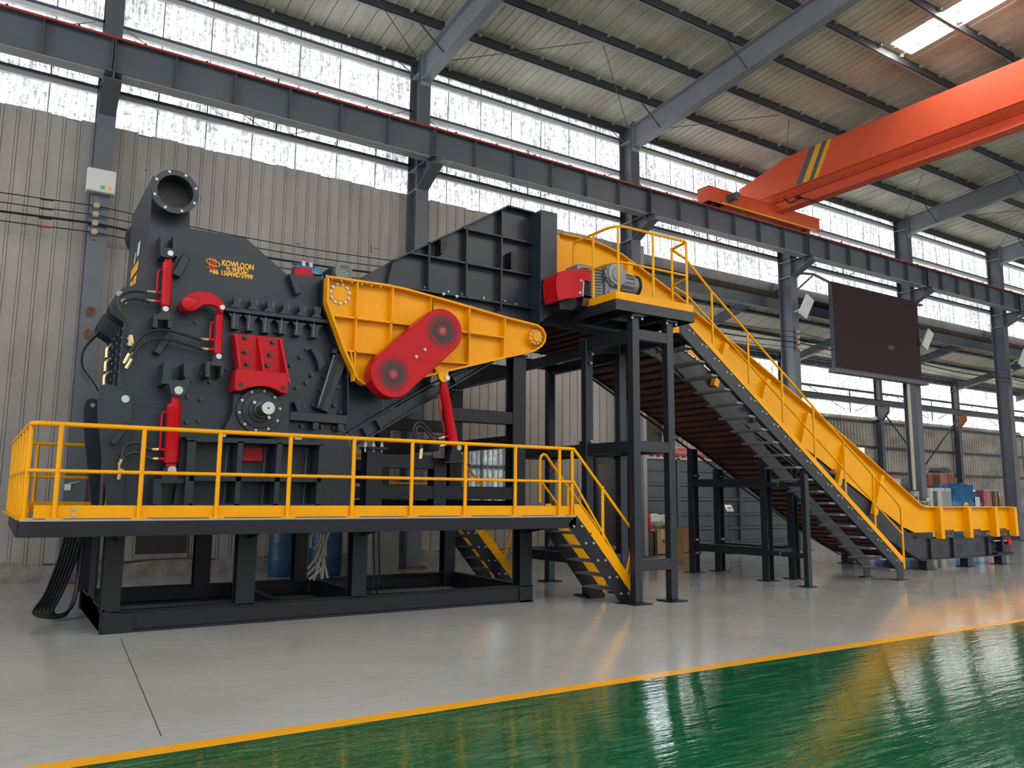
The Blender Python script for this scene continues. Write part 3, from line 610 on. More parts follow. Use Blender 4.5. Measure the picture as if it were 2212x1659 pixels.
clevis([[(1.503, 1.658), (1.571, 1.659), (1.606, 1.38), (1.509, 1.38)]], [(1.58, 1.727), (1.603, 1.783), (1.66, 1.806), (1.721, 1.779), (1.742, 1.731), (1.746, 1.664), (1.815, 1.659), (1.811, 1.613), (1.588, 1.609), (1.529, 1.618), (1.527, 1.657), (1.584, 1.663)], CYL[2][1][1], 9.63, 9.68, 0.046, parent=cr)
# red hook arm above the second cylinder
hk = [(1.684, 3.69), (1.694, 3.743), (1.749, 3.802), (1.823, 3.839), (1.907, 3.857), (1.993, 3.849), (2.078, 3.809), (2.135, 3.76), (2.159, 3.717), (2.159, 3.664), (2.128, 3.623), (2.093, 3.649), (2.086, 3.675), (2.044, 3.7), (1.987, 3.707), (1.917, 3.692), (1.87, 3.655), (1.837, 3.62), (1.789, 3.596), (1.733, 3.601), (1.698, 3.638)]
h = obj('hook_arm', MB().prism(hk, 9.68, 9.74), 'red_paint', cr, bevel=0.006, label='curved red lever arm')
hc = (1.761, 9.68, 3.688)
obj('pivot_cap', MB().lathe((hc[0], 9.68, hc[2]), (0, -1, 0), [(-0.25, 0.085), (0.0, 0.085), (0.012, 0.085), (0.016, 0.078)], 28), 'red_paint', h, smooth=True)
obj('lever_pin', MB().cyl((CYL[1][1][0][0], 9.66, CYL[1][1][0][1]), (CYL[1][1][0][0], 9.80, CYL[1][1][0][1]), 0.030, 18), 'bright_steel', h, smooth=True)
# red bearing cover with three ribs
YR0, YR1 = 9.60, 9.82
bp = [(2.297, 3.418), (2.899, 3.432), (3.006, 2.857), (2.381, 2.828)]
rc = obj('bearing_cover', MB().prism(bp, 9.80, 9.93), 'red_paint', cr, bevel=0.004, label='red bolted bearing cover')
blk = [(2.312, 2.961), (2.932, 2.967), (2.935, 2.836), (2.933, 2.71), (2.859, 2.719), (2.781, 2.755), (2.704, 2.777), (2.629, 2.783), (2.541, 2.77), (2.454, 2.742), (2.369, 2.702), (2.314, 2.707), (2.303, 2.813)]
obj('cover_block', MB().prism(blk, YR0, 9.93), 'red_paint', rc, bevel=0.006)
for (a, b) in ([(2.32, 3.394), (2.384, 2.866)], [(2.591, 3.398), (2.663, 2.89)], [(2.859, 3.406), (2.957, 2.868)]):
    obj('cover_rib', MB().add([(a[0] - 0.012, 9.90, a[1]), (a[0] + 0.012, 9.90, a[1]), (a[0] - 0.012, 9.76, a[1]), (a[0] + 0.012, 9.76, a[1]), (b[0] - 0.012, 9.90, b[1] - 0.03), (b[0] + 0.012, 9.90, b[1] - 0.03), (b[0] - 0.012, YR0 + 0.01, b[1] - 0.03), (b[0] + 0.012, YR0 + 0.01, b[1] - 0.03)],
        [(0, 1, 3, 2), (4, 6, 7, 5), (2, 3, 7, 6), (0, 2, 6, 4), (1, 5, 7, 3), (0, 4, 5, 1)]), 'red_paint', rc)
bolts(B_BLACK, [(2.44, 3.38), (2.776, 3.365), (2.449, 3.206), (2.748, 3.205), (2.478, 3.064), (2.72, 3.067)], rc, 9.80)
for (x, z) in [(2.371, 2.774), (2.875, 2.776)]: obj('bolt_hole', MB().cyl((x, YR0 - 0.002, z), (x, YR0 + 0.01, z), 0.030, 16), 'ink', rc)
# bearing housing and rotor shaft
hb = [(2.345, 2.685), (3.014, 2.704), (3.03, 2.243), (2.849, 2.188), (2.283, 2.192), (2.258, 2.265), (2.34, 2.465)]
bh = obj('bearing_housing', MB().prism(hb, 9.78, YB), 'dark_paint', cr, bevel=0.005)
hc = (2.65, 9.74, 2.499)
obj('bearing_flange', MB().lathe((hc[0], 9.80, hc[2]), (0, -1, 0), [(0, 0.275), (0.05, 0.275), (0.055, 0.27), (0.055, 0.215), (0.075, 0.210), (0.08, 0.15), (0.10, 0.145), (0.105, 0.10), (0.13, 0.095)], 44), 'dark_paint', bh, smooth=True)
obj('rotor_shaft', MB().lathe((hc[0], 9.70, hc[2]), (0, -1, 0), [(0, 0.092), (0.05, 0.092), (0.052, 0.080), (0.31, 0.080), (0.315, 0.076)], 36), 'dark_steel', bh, smooth=True)
obj('shaft_face', MB().lathe((hc[0], 9.385, hc[2]), (0, -1, 0), [(0, 0.076), (0.003, 0.074)], 32), 'bright_steel', bh, label='bright machined shaft end')
obj('centre_hole', MB().cyl((hc[0], 9.381, hc[2]), (hc[0], 9.379, hc[2]), 0.012, 14), 'ink', bh)
obj('keyway', MB().box(hc[0] - 0.012, hc[0] + 0.012, 9.39, 9.52, hc[2] - 0.088, hc[2] - 0.070), 'ink', bh)
for k in range(10):
    a = math.radians(9 + 36 * k)
    inst('bolt', B_ZINC, (hc[0] + 0.243 * math.cos(a), 9.745, hc[2] + 0.243 * math.sin(a)), bh)
for s in (-1, 1): inst('bolt', B_ZINC_B, (hc[0] + s * 0.09, 9.675, hc[2] - s * 0.085), bh)
obj('bearing_web', MB().prism([(9.95, hc[2] - 0.1), (9.80, hc[2] - 0.1), (9.90, hc[2] - 0.42), (9.95, hc[2] - 0.42)], hb[6][0] - 0.02, hb[6][0], 'x'), 'dark_paint', bh)

# stiffened beam with six upper and six lower ribs
sb0, sb1 = [(2.188, 3.706), (3.479, 3.71)]
sbm = obj('stiffener_beam', MB().bar((sb0[0], 9.87, sb0[1]), (sb1[0], 9.87, sb1[1]), 0.16, 0.05), 'dark_paint', cr, bevel=0.004)
for (a, b) in zip([(2.319, 3.878), (2.523, 3.881), (2.724, 3.886), (2.921, 3.881), (3.131, 3.886), (3.329, 3.883)], [(2.326, 3.74), (2.53, 3.74), (2.731, 3.739), (2.928, 3.741), (3.138, 3.744), (3.335, 3.745)]):
    obj('rib', MB().prism([(YB, a[1]), (9.83, a[1] - 0.005), (9.80, b[1] + 0.02), (YB, b[1])], a[0] - 0.012, a[0] + 0.012, 'x'), 'dark_paint', sbm)
    obj('rib_cap', MB().prism([(a[0] - 0.055, a[1] + 0.005), (a[0] + 0.055, a[1] + 0.005), (a[0] + 0.035, a[1] - 0.06), (a[0] + 0.03, b[1] + 0.05), (a[0] + 0.075, b[1]), (a[0] - 0.075, b[1]), (a[0] - 0.03, b[1] + 0.05), (a[0] - 0.035, a[1] - 0.06)], 9.80, 9.818), 'dark_paint', sbm)
    obj('weld_seam', MB().bar((a[0] + 0.036, 9.797, a[1] - 0.02), (a[0] + 0.036, 9.797, b[1] + 0.06), 0.012, 0.008, (0, 1, 0)), 'weld_bead', sbm)
for (a, b) in zip([(2.32, 3.669), (2.504, 3.67), (2.696, 3.66), (2.893, 3.656), (3.109, 3.659), (3.322, 3.658)], [(2.321, 3.482), (2.501, 3.48), (2.698, 3.477), (2.898, 3.488), (3.092, 3.49), (3.313, 3.488)]):
    obj('rib', MB().prism([(a[0] - 0.09, a[1]), (a[0] + 0.09, a[1]), (a[0] + 0.045, a[1] - 0.05), (b[0] + 0.045, b[1]), (b[0] - 0.045, b[1]), (a[0] - 0.045, a[1] - 0.05)], 9.83, YB), 'dark_paint', sbm)
    obj('weld_seam', MB().bar((b[0] - 0.02, 9.826, b[1] + 0.01), (b[0] - 0.015, 9.826, b[1] + 0.20), 0.012, 0.008, (0, 1, 0)), 'weld_bead', sbm)
# weld-on wear pads (slanted bars) on the side plate
for pr, w, y in (([(1.721, 4.289), (1.622, 4.035)], 0.10, 9.88), ([(2.989, 4.285), (3.093, 4.032)], 0.085, 9.88), ([(1.593, 3.33), (1.47, 3.095)], 0.085, 9.88), ([(1.226, 2.265), (1.078, 2.028)], 0.06, 9.80), ([(3.026, 2.654), (3.191, 2.546)], 0.0, 9.88)):
    if w: obj('slanted_pad', MB().bar((pr[0][0], y, pr[0][1]), (pr[1][0], y, pr[1][1]), w, 0.09, (0, 1, 0)), 'dark_paint', cr, bevel=0.008)
obj('curved_pad', MB().prism([(3.27, 3.343), (3.352, 3.364), (3.412, 3.313), (3.458, 3.219), (3.477, 3.147), (3.398, 3.066), (3.377, 3.162), (3.332, 3.255)], 9.84, YB), 'dark_paint', cr, bevel=0.006)
# triangular bar frame at the right of the side plate
for pr, w in (([(3.694, 3.327), (3.444, 2.562)], 0.16), ([(3.557, 3.338), (3.745, 3.333)], 0.06), ([(3.032, 2.467), (3.788, 2.458)], 0.11), ([(3.763, 3.318), (3.795, 2.494)], 0.02)):
    obj('bar_frame', MB().bar((pr[0][0], 9.87, pr[0][1]), (pr[1][0], 9.87, pr[1][1]), w, 0.15, (0, 1, 0)), 'dark_paint', cr, bevel=0.004)
obj('bar_groove', MB().bar((3.648, 9.792, 3.294), (3.427, 9.792, 2.578), 0.05, 0.012, (0, 1, 0)), 'frame_paint', cr)
obj('weld_seam', MB().bar((3.572, 9.80, 3.286), (3.392, 9.80, 2.623), 0.02, 0.02, (0, 1, 0)), 'weld_bead', cr)
for pr in ([(3.12, 2.658), (3.165, 2.55)], [(3.374, 2.404), (3.377, 2.316)], [(3.705, 2.431), (3.71, 2.313)]):
    obj('rib', MB().bar((pr[0][0], 9.88, pr[0][1]), (pr[1][0], 9.88, pr[1][1]), 0.07, 0.13, (0, 1, 0)), 'dark_paint', cr)
bolts(B_BLACK, [(1.874, 2.998), (1.986, 2.91), (2.27, 3.005), (2.095, 2.829), (1.854, 2.629), (1.999, 2.607), (1.861, 2.33), (1.994, 2.355), (3.174, 3.236), (3.053, 3.119), (3.332, 3.015), (3.482, 3.012), (3.262, 2.911), (3.144, 2.837), (3.439, 2.844), (3.69, 2.889), (3.724, 3.133), (3.243, 2.612), (3.365, 2.633), (3.649, 2.647), (3.231, 2.355), (3.378, 2.339), (3.493, 2.361), (3.653, 2.353), (3.551, 2.564), (3.729, 2.566)], cr, YB)
bolts(B_BLACK_S, [(1.891, 3.53), (2.451, 3.521), (2.834, 3.528), (3.096, 3.523), (3.251, 3.347), (3.182, 3.231), (2.446, 3.489)], cr, YB)
for (x, z) in [(1.174, 2.737), (1.421, 2.416), (3.749, 1.996), (3.757, 1.442)]: obj('bolt_hole', MB().cyl((x, YB - 0.003, z), (x, YB + 0.01, z), 0.03, 16), 'ink', cr)
obj('plate_joint', MB().bar((1.270, 9.949, 2.475), (1.629, 9.949, 2.480), 0.006, 0.004, (0, 1, 0)), 'ink', cr)
# pedestal grid at the bottom, six pockets
ped = obj('pedestal', MB().prism([(1.788, 2.142), (3.434, 2.163), (3.433, 2.105), (1.839, 2.083)], 9.62, YB), 'dark_paint', cr, bevel=0.004)
obj('pedestal_bar', MB().prism([(1.874, 1.717), (3.409, 1.735), (3.396, 1.653), (1.865, 1.643)], 9.62, YB), 'dark_paint', ped)
obj('pedestal_bar', MB().prism([(1.881, 1.389), (3.4, 1.385), (3.397, 1.263), (1.881, 1.27)], 9.62, YB), 'dark_paint', ped)
for pp in ([(1.83, 2.102), (1.919, 2.099), (1.922, 1.368), (1.828, 1.368)], [(2.385, 2.112), (2.445, 2.112), (2.435, 1.369), (2.378, 1.369)], [(2.842, 2.117), (2.907, 2.112), (2.885, 1.369), (2.83, 1.369)], [(3.368, 2.116), (3.421, 2.119), (3.401, 1.37), (3.345, 1.369)]):
    obj('pedestal_rib', MB().prism(pp, 9.62, YB), 'dark_paint', ped)
obj('side_box', MB().prism([(1.788, 2.142), (1.835, 2.145), (1.829, 1.367), (1.75, 1.367), (1.78, 1.733)], 9.80, YB), 'dark_paint', ped)
for pr in ([(2.343, 2.072), (2.329, 1.742)], [(2.796, 2.075), (2.782, 1.76)], [(3.313, 2.08), (3.3, 1.756)], [(2.339, 1.624), (2.332, 1.379)], [(2.789, 1.623), (2.779, 1.38)], [(3.301, 1.623), (3.296, 1.381)], [(1.531, 1.658), (1.523, 1.38)]):
    obj('weld_seam', MB().bar((pr[0][0], 9.94, pr[0][1]), (pr[1][0], 9.94, pr[1][1]), 0.022, 0.02, (0, 1, 0)), 'weld_bead', ped)
obj('red_block', MB().prism([(2.507, 2.054), (2.739, 2.056), (2.741, 1.895), (2.511, 1.896)], 9.86, YB), 'red_paint', ped, label='red block seen inside the pedestal pocket')
for pp in ([(2.153, 2.194), (2.239, 2.196), (2.239, 2.153), (2.154, 2.154)], [(3.044, 2.2), (3.134, 2.2), (3.131, 2.161), (3.044, 2.162)]):
    obj('tag', MB().prism(pp, 9.60, 9.615), 'light_edge', ped)
obj('notch', MB().prism([(3.493, 1.547), (3.667, 1.544), (3.662, 1.461), (3.657, 1.382), (3.5, 1.381)], 9.94, 9.949), 'ink', cr)

# hoses with brass ends
HOSES = [[(1.318, 9.74, 3.757), (1.232, 9.74, 3.764), (1.142, 9.74, 3.749), (1.068, 9.74, 3.712), (1.024, 9.74, 3.648), (1.024, 9.74, 3.576), (1.05, 9.74, 3.508), (1.1, 9.74, 3.435), (1.143, 9.74, 3.369), (1.17, 9.74, 3.301), (1.171, 9.74, 3.255)], [(1.345, 9.74, 3.654), (1.265, 9.74, 3.672), (1.174, 9.74, 3.671), (1.098, 9.74, 3.64), (1.049, 9.74, 3.575), (1.045, 9.74, 3.529), (1.078, 9.74, 3.468), (1.121, 9.74, 3.402), (1.158, 9.74, 3.335), (1.176, 9.74, 3.258)],
    [(1.934, 9.74, 3.281), (1.828, 9.74, 3.305), (1.688, 9.74, 3.336), (1.524, 9.74, 3.355), (1.405, 9.74, 3.336), (1.304, 9.74, 3.276), (1.233, 9.74, 3.179), (1.199, 9.74, 3.103), (1.175, 9.74, 3.044)], [(1.95, 9.74, 3.172), (1.834, 9.74, 3.201), (1.695, 9.74, 3.23), (1.531, 9.74, 3.251), (1.399, 9.74, 3.226), (1.299, 9.74, 3.164), (1.239, 9.74, 3.086), (1.2, 9.74, 2.989)],
    [(1.468, 9.7, 1.979), (1.409, 9.7, 2.002), (1.361, 9.7, 2.039), (1.303, 9.7, 2.053), (1.241, 9.7, 2.039), (1.192, 9.7, 2.007), (1.178, 9.7, 1.951), (1.171, 9.7, 1.869)], [(1.484, 9.7, 1.876), (1.429, 9.7, 1.891), (1.375, 9.7, 1.928), (1.31, 9.7, 1.945), (1.248, 9.7, 1.933), (1.2, 9.7, 1.897), (1.179, 9.7, 1.835), (1.172, 9.7, 1.767)]]
for hp in HOSES:
    o = obj('hose', MB().tube(spline(hp, 5), 0.0165, 8), 'black_rubber', cr, smooth=True)
    obj('coupling', MB().tube([hp[-1], Vector(hp[-1]) + (Vector(hp[-1]) - Vector(hp[-2])).normalized() * 0.12 + Vector((0, 0.02, 0))], 0.02, 8), 'brass', o)
for (x, y, z) in [(1.193, 9.9, 3.214), (1.174, 9.9, 3.212), (1.175, 9.9, 3.009), (1.2, 9.9, 3.055)] + [(1.17, 9.86, 1.798), (1.193, 9.86, 1.743)]:
    obj('elbow', MB().tube(spline([(x, 9.86, z + 0.03), (x + 0.01, 9.84, z), (x + 0.01, 9.90, z - 0.03), (x, YB, z - 0.03)], 3), 0.02, 8), 'brass', cr, smooth=True)
for k in range(4):
    zz = 3.087 - 0.16 * k + 0.05
    obj('elbow', MB().tube(spline([(1.115 - 0.05, 10.42 + 0.02 * k, zz + 0.10), (1.115 - 0.10, 10.40 + 0.02 * k, zz + 0.05), (1.115 - 0.10, 10.40 + 0.02 * k, zz - 0.06)], 4), 0.018, 8), 'brass', cr, smooth=True)
for k in range(3):
    q = 0.1 * k
    obj('hose', MB().tube(spline([(1.0, 11.5 - q, 3.55), (0.84, 11.45 - q, 3.3), (0.82, 11.35 - q, 3.05), (0.95, 11.1 - q, 2.8), (1.06, 10.9 - q, 2.5), (1.09, 10.7 - q, 2.0), (1.10, 10.65 - q, 1.3)], 6), 0.018, 8), 'black_rubber', cr, smooth=True)
for y in (10.30, 11.10, 11.55):
    for (x, z) in hol: obj('lug_hole', MB().cyl((x, y - 0.004, z), (x, y, z), 0.035, 14), 'wall_sheet', cr)

# fan motor and small fittings on top of the crusher
mt = thing('electric_motor', 'round grey-green electric motor on top of the crusher, at the corner of the yellow arm', 'motor', (3.767, 10.2, 4.444))
mc = (3.7, 9.92, 4.426)
obj('body', MB().lathe((mc[0], 9.97, mc[2]), (0, 1, 0), [(0, 0.118), (0.05, 0.122), (0.06, 0.112), (0.40, 0.112), (0.42, 0.10)], 28), 'motor_green', mt, smooth=True)
fg = obj('fan_cover', MB().ring((mc[0], 9.90, mc[2]), (mc[0], 9.98, mc[2]), 0.122, 0.095, 28), 'motor_green', mt, smooth=True)
for k in range(4): obj('grille_ring', MB().tube([(mc[0] + r * math.cos(a), 9.905, mc[2] + r * math.sin(a)) for r in [0.025 + 0.02 * k] for a in [2 * math.pi * i / 20 for i in range(20)]], 0.003, 5, closed=True), 'zinc', fg)
for k in range(8):
    a = math.pi * k / 4; obj('grille_bar', MB().bar((mc[0] + 0.015 * math.cos(a), 9.908, mc[2] + 0.015 * math.sin(a)), (mc[0] + 0.095 * math.cos(a), 9.908, mc[2] + 0.095 * math.sin(a)), 0.004, 0.004, (0, 1, 0)), 'zinc', fg)
for k in range(9): obj('cooling_fin', MB().box(mc[0] - 0.135, mc[0] - 0.105, 10.03, 10.36, mc[2] - 0.08 + 0.02 * k, mc[2] - 0.075 + 0.02 * k), 'motor_green', mt)
obj('mount', MB().box(mc[0] - 0.12, mc[0] + 0.12, 10.0, 10.4, mc[2] - 0.16, mc[2] - 0.10), 'frame_paint', mt)
vb = thing('valve_block', 'small blue valve block with a red cover on the crusher roof, left of the motor', 'valve', (3.359, 10.45, 4.489))
vz = 4.476
obj('body', MB().box(3.206, 3.592, 10.4, 10.6, vz, vz + 0.10), 'blue_wrap', vb, bevel=0.01)
obj('pipe', MB().tube([(3.180, 10.45, vz + 0.12), (3.486, 10.45, vz + 0.12)], 0.018, 8), 'blue_wrap', vb, smooth=True)
obj('cover', MB().prism([(3.148, vz - 0.1), (3.438, vz - 0.1), (3.385, vz + 0.05), (3.184, vz + 0.05)], 10.3, 10.36), 'red_paint', vb)
for k in range(2): obj('fitting', MB().cyl((3.325 + 0.1 * k, 10.45, vz + 0.10), (3.325 + 0.1 * k, 10.45, vz + 0.17), 0.03, 8), 'zinc', vb)

# ------------------------------------------------------------------ yellow feed roller arm with the red belt guard
arm = thing('feed_arm', 'yellow ribbed swing arm beside the crusher, tapering to a round bolted nose', 'arm', (4.756, 9.8, 3.002))
ao = [(3.399, 4.262), (4.2, 4.274), (4.513, 4.26), (5.29, 4.174), (6.105, 4.076), (6.638, 4.03), (6.741, 3.985), (6.794, 3.896), (6.776, 3.798), (6.719, 3.725), (6.595, 3.639), (6.069, 3.484), (5.132, 3.2), (4.641, 3.044), (4.173, 2.929), (3.937, 2.926), (3.841, 2.983), (3.804, 3.061), (3.658, 3.333), (3.403, 3.93)]
obj('web_plate', MB().prism(ao, 9.76, 9.80), 'yellow_paint', arm)
rim = MB()
for i in range(len(ao)):
    a, b = ao[i], ao[(i + 1) % len(ao)]
    rim.bar((a[0], 9.71, a[1]), (b[0], 9.71, b[1]), 0.028, 0.14, (0, 1, 0))
obj('rim_flange', rim, 'yellow_paint', arm)
obj('inner_side', MB().prism([(p[0] - 0.03, p[1] - 0.01) for p in ao], 9.80, 9.90), 'frame_paint', arm)
for pr in ([(3.802, 4.264), (3.8, 2.947)], [(4.306, 4.273), (4.291, 3.425)], [(4.899, 4.211), (4.903, 4.017)], [(5.489, 4.141), (5.488, 3.339)], [(6.084, 4.064), (6.065, 3.487)], [(3.472, 3.768), (4.583, 3.78)], [(5.368, 3.783), (6.066, 3.779)], [(3.649, 3.332), (4.16, 3.336)], [(5.052, 3.323), (5.498, 3.34)], [(4.895, 4.211), (4.918, 3.284)], [(4.583, 3.78), (5.368, 3.783)], [(3.743, 3.325), (3.796, 3.044)]):
    obj('arm_rib', MB().bar((pr[0][0], 9.705, pr[0][1]), (pr[1][0], 9.705, pr[1][1]), 0.018, 0.11, (0, 1, 0)), 'yellow_paint', arm)
    if abs(pr[0][0] - pr[1][0]) < 0.2: obj('gusset', MB().box(pr[0][0] - 0.012, pr[0][0] + 0.0, 9.70, 9.76, pr[0][1] - 0.12, pr[0][1] - 0.06), 'yellow_paint', arm)
c1 = (3.598, 9.74, 4.085)
fl1 = obj('round_cover', MB().lathe((c1[0], 9.765, c1[2]), (0, -1, 0), [(0, 0.135), (0.012, 0.135), (0.012, 0.098), (0.02, 0.097)], 32), 'yellow_paint', arm, smooth=True)
for k in range(11):
    a = 2 * math.pi * k / 11 + 0.2; inst('bolt', B_ZINC_B, (c1[0] + 0.128 * math.cos(a), 9.755, c1[2] + 0.128 * math.sin(a)), fl1)
c2 = (6.612, 9.65, 3.842)
fl2 = obj('nose_cover', MB().lathe((c2[0], 9.66, c2[2]), (0, -1, 0), [(-0.1, 0.112), (0.02, 0.112), (0.02, 0.075), (0.05, 0.07), (0.05, 0.055)], 32), 'yellow_paint', arm, smooth=True)
for k in range(9):
    a = 2 * math.pi * k / 9 + 0.1; inst('bolt', B_ZINC, (c2[0] + 0.092 * math.cos(a), 9.64, c2[2] + 0.092 * math.sin(a)), fl2)
for (x, z) in [(3.434, 4.301), (3.572, 4.303), (3.709, 4.303), (3.844, 4.304), (3.985, 4.306), (4.113, 4.303), (4.317, 4.314), (5.137, 4.318), (5.348, 4.312)]: inst('bolt', B_ZINC_B, (x, 9.80, z), arm)
bolts(B_ZINC, [(3.463, 4.247), (3.59, 4.247), (3.731, 4.247), (3.867, 4.242), (3.999, 4.246), (4.133, 4.249)], arm, 9.69)
# belt guard
g1, g2 = [(4.231, 3.044), (4.926, 3.696)]
r1, r2 = abs(3.926 - g1[0]), abs(5.229 - g2[0])
ang = math.atan2(g2[1] - g1[1], g2[0] - g1[0]); off = math.acos((r1 - r2) / math.dist(g1, g2))
gout = arc(g2, r2, ang - off, ang + off, 18) + arc(g1, r1, ang + off, ang + 2 * math.pi - off, 22)
gd = obj('belt_guard', MB().prism(gout, 9.40, 9.64), 'red_paint', arm, bevel=0.008, label='red belt guard with two spiral vents')
for (c, r) in ((g1, r1 * 0.73), (g2, r2 * 0.78)):
    for k in range(18):
        a0 = 2 * math.pi * k / 18; A_ = []; B_ = []
        for i in range(8):
            t = i / 7; rr = r * (0.30 + 0.76 * t); a = a0 + 0.85 * t * t + 0.12 * t; hw = r * 0.088 * (0.35 + 0.65 * math.sin(math.pi * min(1, 0.15 + 0.8 * t)))
            dx, dz = -math.sin(a), math.cos(a); p = (c[0] + rr * math.cos(a), c[1] + rr * math.sin(a))
            A_.append((p[0] + dx * hw, p[1] + dz * hw)); B_.append((p[0] - dx * hw, p[1] - dz * hw))
        obj('vent_slot', MB().prism(A_ + B_[::-1], 9.3985, 9.402), 'ink', gd)
    obj('shaft_hole', MB().cyl((c[0], 9.398, c[1]), (c[0], 9.402, c[1]), r * 0.17, 20), 'dark_steel', gd)
for (x, z) in [(4.665, 3.411), (4.543, 3.302)]: inst('bolt', B_ZINC_B, (x, 9.40, z), gd)
# arm cylinder
hy = [(5.073, 2.964), (5.251, 2.201)]; hp = [(5.08, 3.083), (5.279, 2.143)]
ac = thing('hydraulic_cylinder', 'slanted red hydraulic cylinder holding up the yellow arm from the frame below', 'cylinder', (hp[1][0], 9.62, hp[1][1]))
bb = cylinder('barrel', hy[0], hy[1], 0.068, None, 9.62, hp[0], hp[1], parent=ac, ports=(0.85, 0.985))
obj('clevis', MB().prism([(4.946, 3.144), (5.099, 3.166), (5.097, 3.079), (5.073, 3.034), (5.025, 3.022), (4.982, 3.044), (4.957, 3.084)], 9.53, 9.56), 'yellow_paint', ac)
obj('clevis', MB().prism([(4.964, 3.242), (5.06, 3.269), (5.179, 3.192), (5.171, 3.086), (5.084, 3.061), (5.015, 3.116)], 9.68, 9.72), 'yellow_paint', ac)
obj('foot_bracket', MB().prism([(5.14, 2.008), (5.188, 2.153), (5.227, 2.171), (5.285, 2.157), (5.341, 2.006), (5.342, 1.955), (5.135, 1.948)], 9.53, 9.56), 'frame_paint', ac)
obj('foot_bracket', MB().prism([(5.166, 2.014), (5.231, 2.17), (5.309, 2.182), (5.358, 2.167), (5.385, 2.012), (5.386, 1.978), (5.167, 1.971)], 9.68, 9.71), 'frame_paint', ac)
obj('foot_plate', MB().box(5.057, 5.369, 9.50, 9.80, 1.957 - 0.02, 1.957), 'frame_paint', ac)
for p in hp: obj('pin', MB().cyl((p[0], 9.515, p[1]), (p[0], 9.74, p[1]), 0.036, 20), 'bright_steel', ac, smooth=True)
for q in ([(5.068, 9.6, 2.308), (4.982, 9.6, 2.294), (4.906, 9.6, 2.32), (4.839, 9.6, 2.384), (4.772, 9.6, 2.445), (4.707, 9.6, 2.461), (4.652, 9.6, 2.428), (4.627, 9.6, 2.357), (4.647, 9.6, 2.283), (4.704, 9.6, 2.219), (4.734, 9.6, 2.145), (4.744, 9.6, 2.112)], [(5.042, 9.6, 2.2), (4.975, 9.6, 2.214), (4.898, 9.6, 2.261), (4.831, 9.6, 2.334), (4.764, 9.6, 2.389), (4.708, 9.6, 2.408), (4.668, 9.6, 2.375), (4.674, 9.6, 2.309), (4.713, 9.6, 2.244), (4.751, 9.6, 2.188), (4.757, 9.6, 2.121)]):
    o = obj('hose', MB().tube(spline(q, 5), 0.016, 8), 'black_rubber', ac, smooth=True)
    obj('coupling', MB().tube([q[-1], (q[-1][0] - 0.01, q[-1][1], q[-1][2] - 0.13)], 0.02, 8), 'brass', o)

# ------------------------------------------------------------------ infeed hood
hood = thing('infeed_hood', 'large dark ribbed infeed hood sloping up from the crusher to the conveyor head', 'hood', (6.0, 10.8, 4.0))
YH = 10.05
ho = [(4.391, 4.415), (4.465, 4.755), (6.339, 5.938), (6.817, 5.921), (6.995, 5.904), (7.019, 4.225), (6.792, 4.123), (6.402, 4.089), (5.445, 4.038), (4.381, 4.098)]
obj('shell', MB().prism(ho, YH, 11.85), 'dark_paint', hood, bevel=0.004)
obj('front_wing', MB().prism([(3.976, 4.426), (4.496, 4.782), (4.561, 4.27), (4.313, 4.168), (4.012, 4.191)], 10.14, 11.8), 'dark_paint', hood)
for pr, w in (([(4.966, 5.086), (4.976, 4.401)], .03), ([(5.579, 5.402), (5.584, 4.36)], .03), ([(6.187, 5.811), (6.184, 4.253)], .03), ([(4.682, 4.875), (6.791, 4.882)], .03), ([(5.49, 5.398), (6.788, 5.391)], .03), ([(4.363, 4.372), (6.794, 4.358)], .035), ([(4.436, 4.732), (6.295, 5.904)], .03), ([(6.295, 5.904), (6.785, 5.893)], .03)):
    obj('hood_rib', MB().bar((pr[0][0], 9.99, pr[0][1]), (pr[1][0], 9.99, pr[1][1]), 0.022, 0.12, (0, 1, 0)), 'dark_paint', hood)
for pr in ([(4.977, 5.063), (4.969, 4.431)], [(5.588, 5.386), (5.575, 4.409)], [(6.186, 5.799), (6.172, 4.282)]):
    for k in range(9):
        if k % 2 == 0:
            a = Vector((pr[0][0], 10.045, pr[0][1])); b = Vector((pr[1][0], 10.045, pr[1][1]))
            obj('stitch_weld', MB().bar(a.lerp(b, k / 9 + 0.01), a.lerp(b, (k + 0.8) / 9), 0.012, 0.012, (0, 1, 0)), 'weld_bead', hood)
obj('edge_weld', MB().bar((6.790, 10.035, 5.889), (6.787, 10.035, 4.155), 0.014, 0.02, (0, 1, 0)), 'weld_bead', hood)
for (p, q) in ([(5.122, 5.154), (5.24, 4.93)], [(6.316, 5.166), (6.444, 4.92)]):
    obj('lifting_lug', MB().prism([(p[0], q[1] + 0.12), (p[0] + 0.03, p[1] - 0.02), (q[0] - 0.02, p[1]), (q[0], p[1] - 0.08), (q[0] - 0.02, q[1] + 0.1), (q[0] - 0.1, q[1]), (p[0], q[1])], 9.90, 9.93), 'frame_paint', hood)
    obj('lug_base', MB().box(p[0], p[0] + 0.04, 9.88, YH, q[1], p[1]), 'frame_paint', hood)
bolts(B_ZINC, [(4.964, 4.436), (5.34, 4.433), (5.569, 4.429), (5.938, 4.425), (6.203, 4.434), (6.311, 4.429), (6.515, 4.409)], hood, YH - 0.01)
fb = [(6.751, 5.871), (7.063, 5.872), (7.055, 4.343), (6.943, 4.241), (6.746, 4.094)]
obj('mouth_frame', MB().prism(fb, 9.72, 12.1), 'dark_paint', hood, bevel=0.004)
